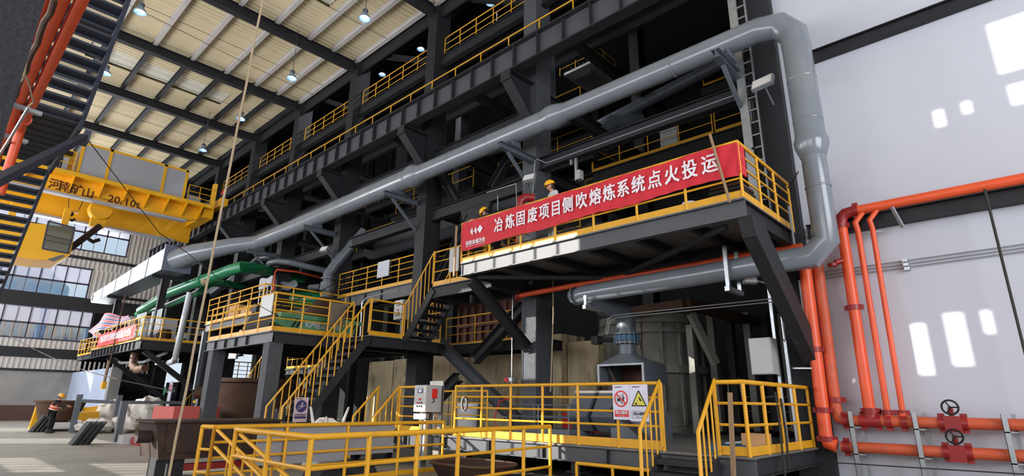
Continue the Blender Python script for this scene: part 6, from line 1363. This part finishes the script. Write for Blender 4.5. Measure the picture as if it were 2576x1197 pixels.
MB().ib((-29.6, 8.6, 3.1), (-29.6, 8.6, 6.5), .2, .2, up=(0, 1, 0))
tag(MB().bb((-28.2, 9.1, 2.0), (-28.0, 9.28, 4.6)).build('cable_tray_drop', 'dark_grey_paint'), 'galvanised tray dropping beside the left column of the boxes platform', 'cable tray')

railing('low yellow pit rail under the front beam of the lower deck', [(-7.0, 9.35, 0), (-5.35, 9.35, 0)], .5, 1, 0, .8, .03)
for px, w in ((1437, 'left'), (1449, 'right')):
    p = at(px, 385 if w == 'left' else 395, 'y', 13.2); q2 = at(px, 415 if w == 'left' else 455, 'y', 13.2)
    t = thing('channel_drop', 'short galvanised channel hanging under the right bay beam, %s of two' % w, 'channel', (p.x, 13.2, q2.z))
    MB().bb((p.x-.04, 13.16, q2.z), (p.x+.04, 13.24, 9.12)).build('channel', 'galvanised', t)
    if w == 'right': MB().bb((p.x+.02, 13.1, q2.z), (p.x+.2, 13.3, q2.z+.3)).build('lamp_box', 'box_grey', t)

# ================================================================== ROPES AND WIRES
a = at(661, 0, 'y', 2.6); b = at(425, 1197, 'y', 2.6)
q = MB(); d = b-a
q.tube([a-d*.3+V(0, 0, 0)] + [a+d*(k/30)+V(.004*math.sin(k*1.3), .003*math.cos(k), 0) for k in range(31)]+[b+d*((.02-b.z)/d.z)], .017, 7)
t = tag(q.build('hanging_rope', 'rope', smooth=60), 'long pale rope hanging through the left of the view from roof to floor', 'rope')
p = at(512, 710, 'y', 2.6); MB().lathe([(0, -.05), (.035, -.02), (.04, .03), (0, .06)], p, seg=8).build('knot', 'rope', t, 40)
def wire(label, pts, r=.012, m='cable'): tag(MB().tube(pts, r, 5).build('wire', m), label, 'wire')
A = at(214, 342, 'y', 1.3); B = at(700, 795, 'y', 7.4)
wire('dark wire drooping from the overhead landing to the cart platform rail', [A]+[at(x, y, 'y', 1.3+6.1*((x-214)/486)) for x, y in ((300, 455), (400, 585), (470, 635), (540, 692), (610, 745))]+[B], .01)
wire('dark wire sagging across the end wall at lower left', [at(0, 832, 'y', 4), at(90, 880, 'y', 4.6), at(180, 922, 'y', 5.6), at(300, 955, 'y', 6.5), at(440, 985, 'y', 7.4)], .02)
wire('thin wire under the roof crossing the first rafters', [at(300, 0, 'z', 17.6), at(620, 160, 'z', 17.6), at(900, 290, 'z', 17.2)], .012)
wire('thin wire strung from the cart platform to the mid height gallery', [at(700, 770, 'y', 8), at(800, 735, 'y', 9.5), at(905, 680, 'y', 13)], .015)
wire('thin wire beside the other one up to the mid height gallery', [at(815, 760, 'y', 10), at(870, 710, 'y', 12), at(908, 672, 'y', 13)], .015)

# ================================================================== PEOPLE
def skin_obj(nodes, edges, root, sub=1):
    me = bpy.data.meshes.new('s'); keys = list(nodes); me.from_pydata([nodes[k][0] for k in keys], [(keys.index(a), keys.index(b)) for a, b in edges], [])
    o = bpy.data.objects.new('s', me); COL.objects.link(o); md = o.modifiers.new('k', 'SKIN'); md.use_smooth_shade = True
    if not me.skin_vertices: 
        bpy.context.view_layer.objects.active = o
    sv = me.skin_vertices[0].data
    for i, k in enumerate(keys):
        r = nodes[k][1]; sv[i].radius = (r, r) if not isinstance(r, tuple) else r; sv[i].use_root = (k == root)
    if sub: s = o.modifiers.new('u', 'SUBSURF'); s.levels = sub; s.render_levels = sub
    bpy.context.view_layer.update()
    m2 = bpy.data.meshes.new_from_object(o.evaluated_get(bpy.context.evaluated_depsgraph_get())); bpy.data.objects.remove(o); return m2
def person(label, loc, rz, J, top='cloth_grey', legs='cloth_grey', helmet='helmet_yellow', vest=None):
    """J: joint positions, local frame, facing +y"""
    t = thing('person', label, 'person', loc); t.rotation_euler = (0, 0, rz)
    S = lambda s, k: Vector(J[k]) if k in J else Vector((s*abs(J[k[2:]][0]), J[k[2:]][1], J[k[2:]][2]))
    g = {}
    def j(k): return Vector(J[k])
    body = {'pelvis': (j('pelvis'), .12), 'waist': (j('pelvis').lerp(j('chest'), .5), .115), 'chest': (j('chest'), .125), 'neckb': (j('chest').lerp(j('neck'), .7), .07), 'neck': (j('neck'), .052), 'head0': (j('neck').lerp(j('head'), .5), .06)}
    ed = [('pelvis', 'waist'), ('waist', 'chest'), ('chest', 'neckb'), ('neckb', 'neck'), ('neck', 'head0')]
    jac = {'p': (j('pelvis'), .15), 'w': (j('pelvis').lerp(j('chest'), .5), .145), 'c': (j('chest'), .155), 'n': (j('chest').lerp(j('neck'), .75), .08)}; je = [('p', 'w'), ('w', 'c'), ('c', 'n')]
    tr = {'p': (j('pelvis')+V(0, 0, -.02), .145)}; te = []
    for s, L in ((-1, 'l'), (1, 'r')):
        sh, el, wr = j(L+'sh'), j(L+'el'), j(L+'wr'); hp, kn, an, toe = j(L+'hip'), j(L+'kn'), j(L+'an'), j(L+'toe')
        body[L+'sh'] = (sh, .055); body[L+'el'] = (el, .04); body[L+'wr'] = (wr, .028)
        d = (wr-el).normalized(); pm = wr+d*.06; body[L+'pm'] = (pm, .034)
        ed += [('chest', L+'sh'), (L+'sh', L+'el'), (L+'el', L+'wr'), (L+'wr', L+'pm')]
        sd = d.cross(Vector((0, 1, 0) if abs(d.y) < .8 else (0, 0, 1))).normalized(); fw = sd.cross(d).normalized()
        for i, ln in enumerate((.07, .08, .075, .06)):
            a = pm+fw*(.026*(i-1.5)/1.5)+d*.03; b = a+d*ln*.55+sd*.012*(-s); c = b+d*ln*.35+sd*.03*(-s)
            body['%sf%da' % (L, i)] = (a, .01); body['%sf%db' % (L, i)] = (b, .009); body['%sf%dc' % (L, i)] = (c, .008)
            ed += [(L+'pm', '%sf%da' % (L, i)), ('%sf%da' % (L, i), '%sf%db' % (L, i)), ('%sf%db' % (L, i), '%sf%dc' % (L, i))]
        a = wr+d*.03+fw*.045; b = a+d*.035+fw*.02; body[L+'ta'] = (a, .012); body[L+'tb'] = (b, .01); ed += [(L+'wr', L+'ta'), (L+'ta', L+'tb')]
        body[L+'hip'] = (hp, .085); body[L+'kn'] = (kn, .055); body[L+'an'] = (an, .04); body[L+'toe'] = (toe, .035)
        ed += [('pelvis', L+'hip'), (L+'hip', L+'kn'), (L+'kn', L+'an'), (L+'an', L+'toe')]
        jac[L+'s'] = (sh, .078); jac[L+'e'] = (el, .06); jac[L+'w'] = (wr-d*.02, .045); je += [('c', L+'s'), (L+'s', L+'e'), (L+'e', L+'w')]
        tr[L+'h'] = (hp, .105); tr[L+'k'] = (kn, .08); tr[L+'a'] = (an+V(0, 0, .03), .066); te += [('p', L+'h'), (L+'h', L+'k'), (L+'k', L+'a')]
        q = MB().tube([an+V(0, 0, .05), an+V(0, -.02, -.04), toe+V(0, 0, .0)], [.055, .062, .045], 10); bm = q.mesh('boot', 'rubber_black', 60); place(bm, 'boot', Vector(loc), t).location = (0, 0, 0)
    me = skin_obj(body, ed, 'pelvis'); me.materials.clear(); me.materials.append(MATS['skin'])
    # head joined into the body mesh
    import bmesh
    bm = bmesh.new(); bm.from_mesh(me); H = j('head'); hd = Vector(J.get('look', (0, 1, 0))).normalized(); up = (j('head')-j('neck')).normalized(); sx = hd.cross(up).normalized(); hd = up.cross(sx).normalized()
    ret = bmesh.ops.create_uvsphere(bm, u_segments=20, v_segments=14, radius=1)
    for v in ret['verts']:
        x, y, z = v.co; w_ = .078*(1-.18*max(0, -z)*abs(z)); dd = .098*(1+.04*z)
        if y > .2 and z < -.45: y += .1
        if y > .85 and abs(x) < .2 and -.35 < z < .12: y += .2*(1-abs(x)*4)*(.5-z)
        if y > .6 and .05 < z < .25 and .15 < abs(x) < .6: y -= .06
        if y > .8 and -.62 < z < -.5: y += .05
        if abs(x) > .92 and abs(z) < .25: x *= 1.12
        v.co = H+sx*(x*w_)+hd*(y*dd)+up*(z*.118)
    bm.to_mesh(me); bm.free()
    for p_ in me.polygons: p_.use_smooth = True
    me.name = 'body'; o = place(me, 'body', Vector(loc), t); o.location = (0, 0, 0)
    def part(q, nm, m, sm=40): o = place(q.mesh(nm, m, sm), nm, Vector(loc), t); o.location = (0, 0, 0); return o
    part(MB().tube([H+hd*.088+sx*.03+up*.02, H+hd*.096+sx*.03+up*.02], .011, 8).tube([H+hd*.088-sx*.03+up*.02, H+hd*.096-sx*.03+up*.02], .011, 8), 'eyes', 'hair')
    part(MB().tube([H+hd*.098+sx*.022-up*.058, H+hd*.1+sx*-.022-up*.058], .006, 6), 'mouth', 'red_fitting')
    def dome(rs, zs, m, nm, brim=False):
        q = MB(); n = 20
        for r, z in zip(rs, zs):
            for i in range(n): a = 2*math.pi*i/n; k = 1.28 if (brim and r == rs[0] and math.sin(a) > .3) else 1.08 if brim else 1; q.v.append(tuple(H+up*z+sx*(r*math.cos(a)*.92)+hd*(r*math.sin(a)*k)))
        for k in range(len(rs)-1):
            for i in range(n): q.f.append((k*n+i, k*n+(i+1) % n, (k+1)*n+(i+1) % n, (k+1)*n+i))
        return part(q, nm, m)
    dome([.09, .1, .1], [-.09, -.02, .05], 'hair', 'hair') if False else None
    q = MB(); n = 14
    for k in range(5):
        zz = -.09+.035*k
        for i in range(n+1): a = math.pi+math.pi*i/n; q.v.append(tuple(H+up*zz+sx*(.086*math.cos(a))+hd*(.104*math.sin(a))))
    for k in range(4):
        for i in range(n): q.f.append((k*(n+1)+i, k*(n+1)+i+1, (k+1)*(n+1)+i+1, (k+1)*(n+1)+i))
    part(q, 'hair', 'hair')
    he = dome([.145, .13, .128, .118, .09, .05, .0], [.035, .04, .07, .11, .145, .165, .17], helmet, 'hard_hat', True)
    m_ = skin_obj(jac, je, 'p'); m_.materials.clear(); m_.materials.append(MATS[top]); m_.name = 'jacket'; o = place(m_, 'jacket', Vector(loc), t); o.location = (0, 0, 0)
    m_ = skin_obj(tr, te, 'p'); m_.materials.clear(); m_.materials.append(MATS[legs]); m_.name = 'trousers'; o = place(m_, 'trousers', Vector(loc), t); o.location = (0, 0, 0)
    if vest:
        vv = {'p': (j('pelvis')+V(0, 0, .06), .19), 'w': (j('pelvis').lerp(j('chest'), .5), .195), 'c': (j('chest'), .215), 'c2': (j('chest').lerp(j('neck'), .5), .15)}
        m_ = skin_obj(vv, [('p', 'w'), ('w', 'c'), ('c', 'c2')], 'p'); m_.materials.clear(); m_.materials.append(MATS[vest]); o = place(m_, 'safety_vest', Vector(loc), t); o.location = (0, 0, 0)
        for f in (.3, .6):
            c = j('pelvis').lerp(j('chest'), f); ax = (j('chest')-j('pelvis')).normalized(); part(MB().tube([c-ax*.02, c+ax*.02], .198, 16, cap=False), 'reflective_band', 'hivis_band')
    return t
STAND = dict(pelvis=(0, 0, .95), chest=(0, .0, 1.33), neck=(0, .01, 1.5), head=(0, .04, 1.62), lsh=(-.19, 0, 1.42), rsh=(.19, 0, 1.42), lel=(-.25, -.02, 1.14), rel=(.25, -.02, 1.14), lwr=(-.22, .14, .95), rwr=(.22, .14, .95),
             lhip=(-.1, 0, .9), rhip=(.1, 0, .9), lkn=(-.12, .03, .5), rkn=(.12, .03, .5), lan=(-.12, 0, .1), ran=(.12, 0, .1), ltoe=(-.13, .16, .04), rtoe=(.13, .16, .04))
s = dict(STAND, look=(.25, 1, -.3), neck=(0, .03, 1.52), head=(0, .07, 1.64)); p = at(1392, 600, 'y', 10.45)
person('standing worker with yellow hard hat and grey work suit behind the red banner', (p.x, 10.45, 5.34), math.radians(150), s, 'cloth_white', 'cloth_white')
BEND = dict(pelvis=(0, -.1, .95), chest=(0, .14, 1.3), neck=(0, .26, 1.44), head=(0, .34, 1.53), look=(0, 1, -.6), lsh=(-.18, .18, 1.38), rsh=(.18, .18, 1.38), lel=(-.3, .42, 1.25), rel=(.33, .3, 1.2), lwr=(-.38, .6, 1.18), rwr=(.42, .5, 1.2),
            lhip=(-.1, -.1, .9), rhip=(.1, -.1, .9), lkn=(-.12, .0, .5), rkn=(.12, 0, .5), lan=(-.12, -.05, .1), ran=(.12, -.05, .1), ltoe=(-.13, .11, .04), rtoe=(.13, .11, .04))
p = at(1222, 520, 'y', 10.55)
person('bending worker in navy jacket with yellow hard hat, hand on the banner rail', (p.x+.3, 10.7, 5.34), math.radians(125), BEND, 'cloth_navy', 'cloth_navy')
p = at(1277, 530, 'y', 11.0)
person('third worker behind the banner, only the yellow hard hat showing', (p.x+.1, 11.5, 5.34), math.radians(170), BEND, 'cloth_grey', 'cloth_grey')
FL = dict(STAND, pelvis=(0, -.05, .95), chest=(0, .06, 1.33), neck=(0, .12, 1.5), head=(0, .17, 1.62), look=(0, 1, -.35), lsh=(-.19, .06, 1.41), rsh=(.19, .08, 1.41), lel=(-.27, -.02, 1.12), rel=(.24, .34, 1.22), lwr=(-.25, .02, .86), rwr=(.16, .6, 1.2))
b = at(122, 1089, 'z', 0)
o = person('floor worker in orange safety vest and yellow hard hat seen from behind at left', (b.x, b.y, 0), math.radians(-35), FL, 'cloth_dark', 'cloth_dark', vest='hivis')
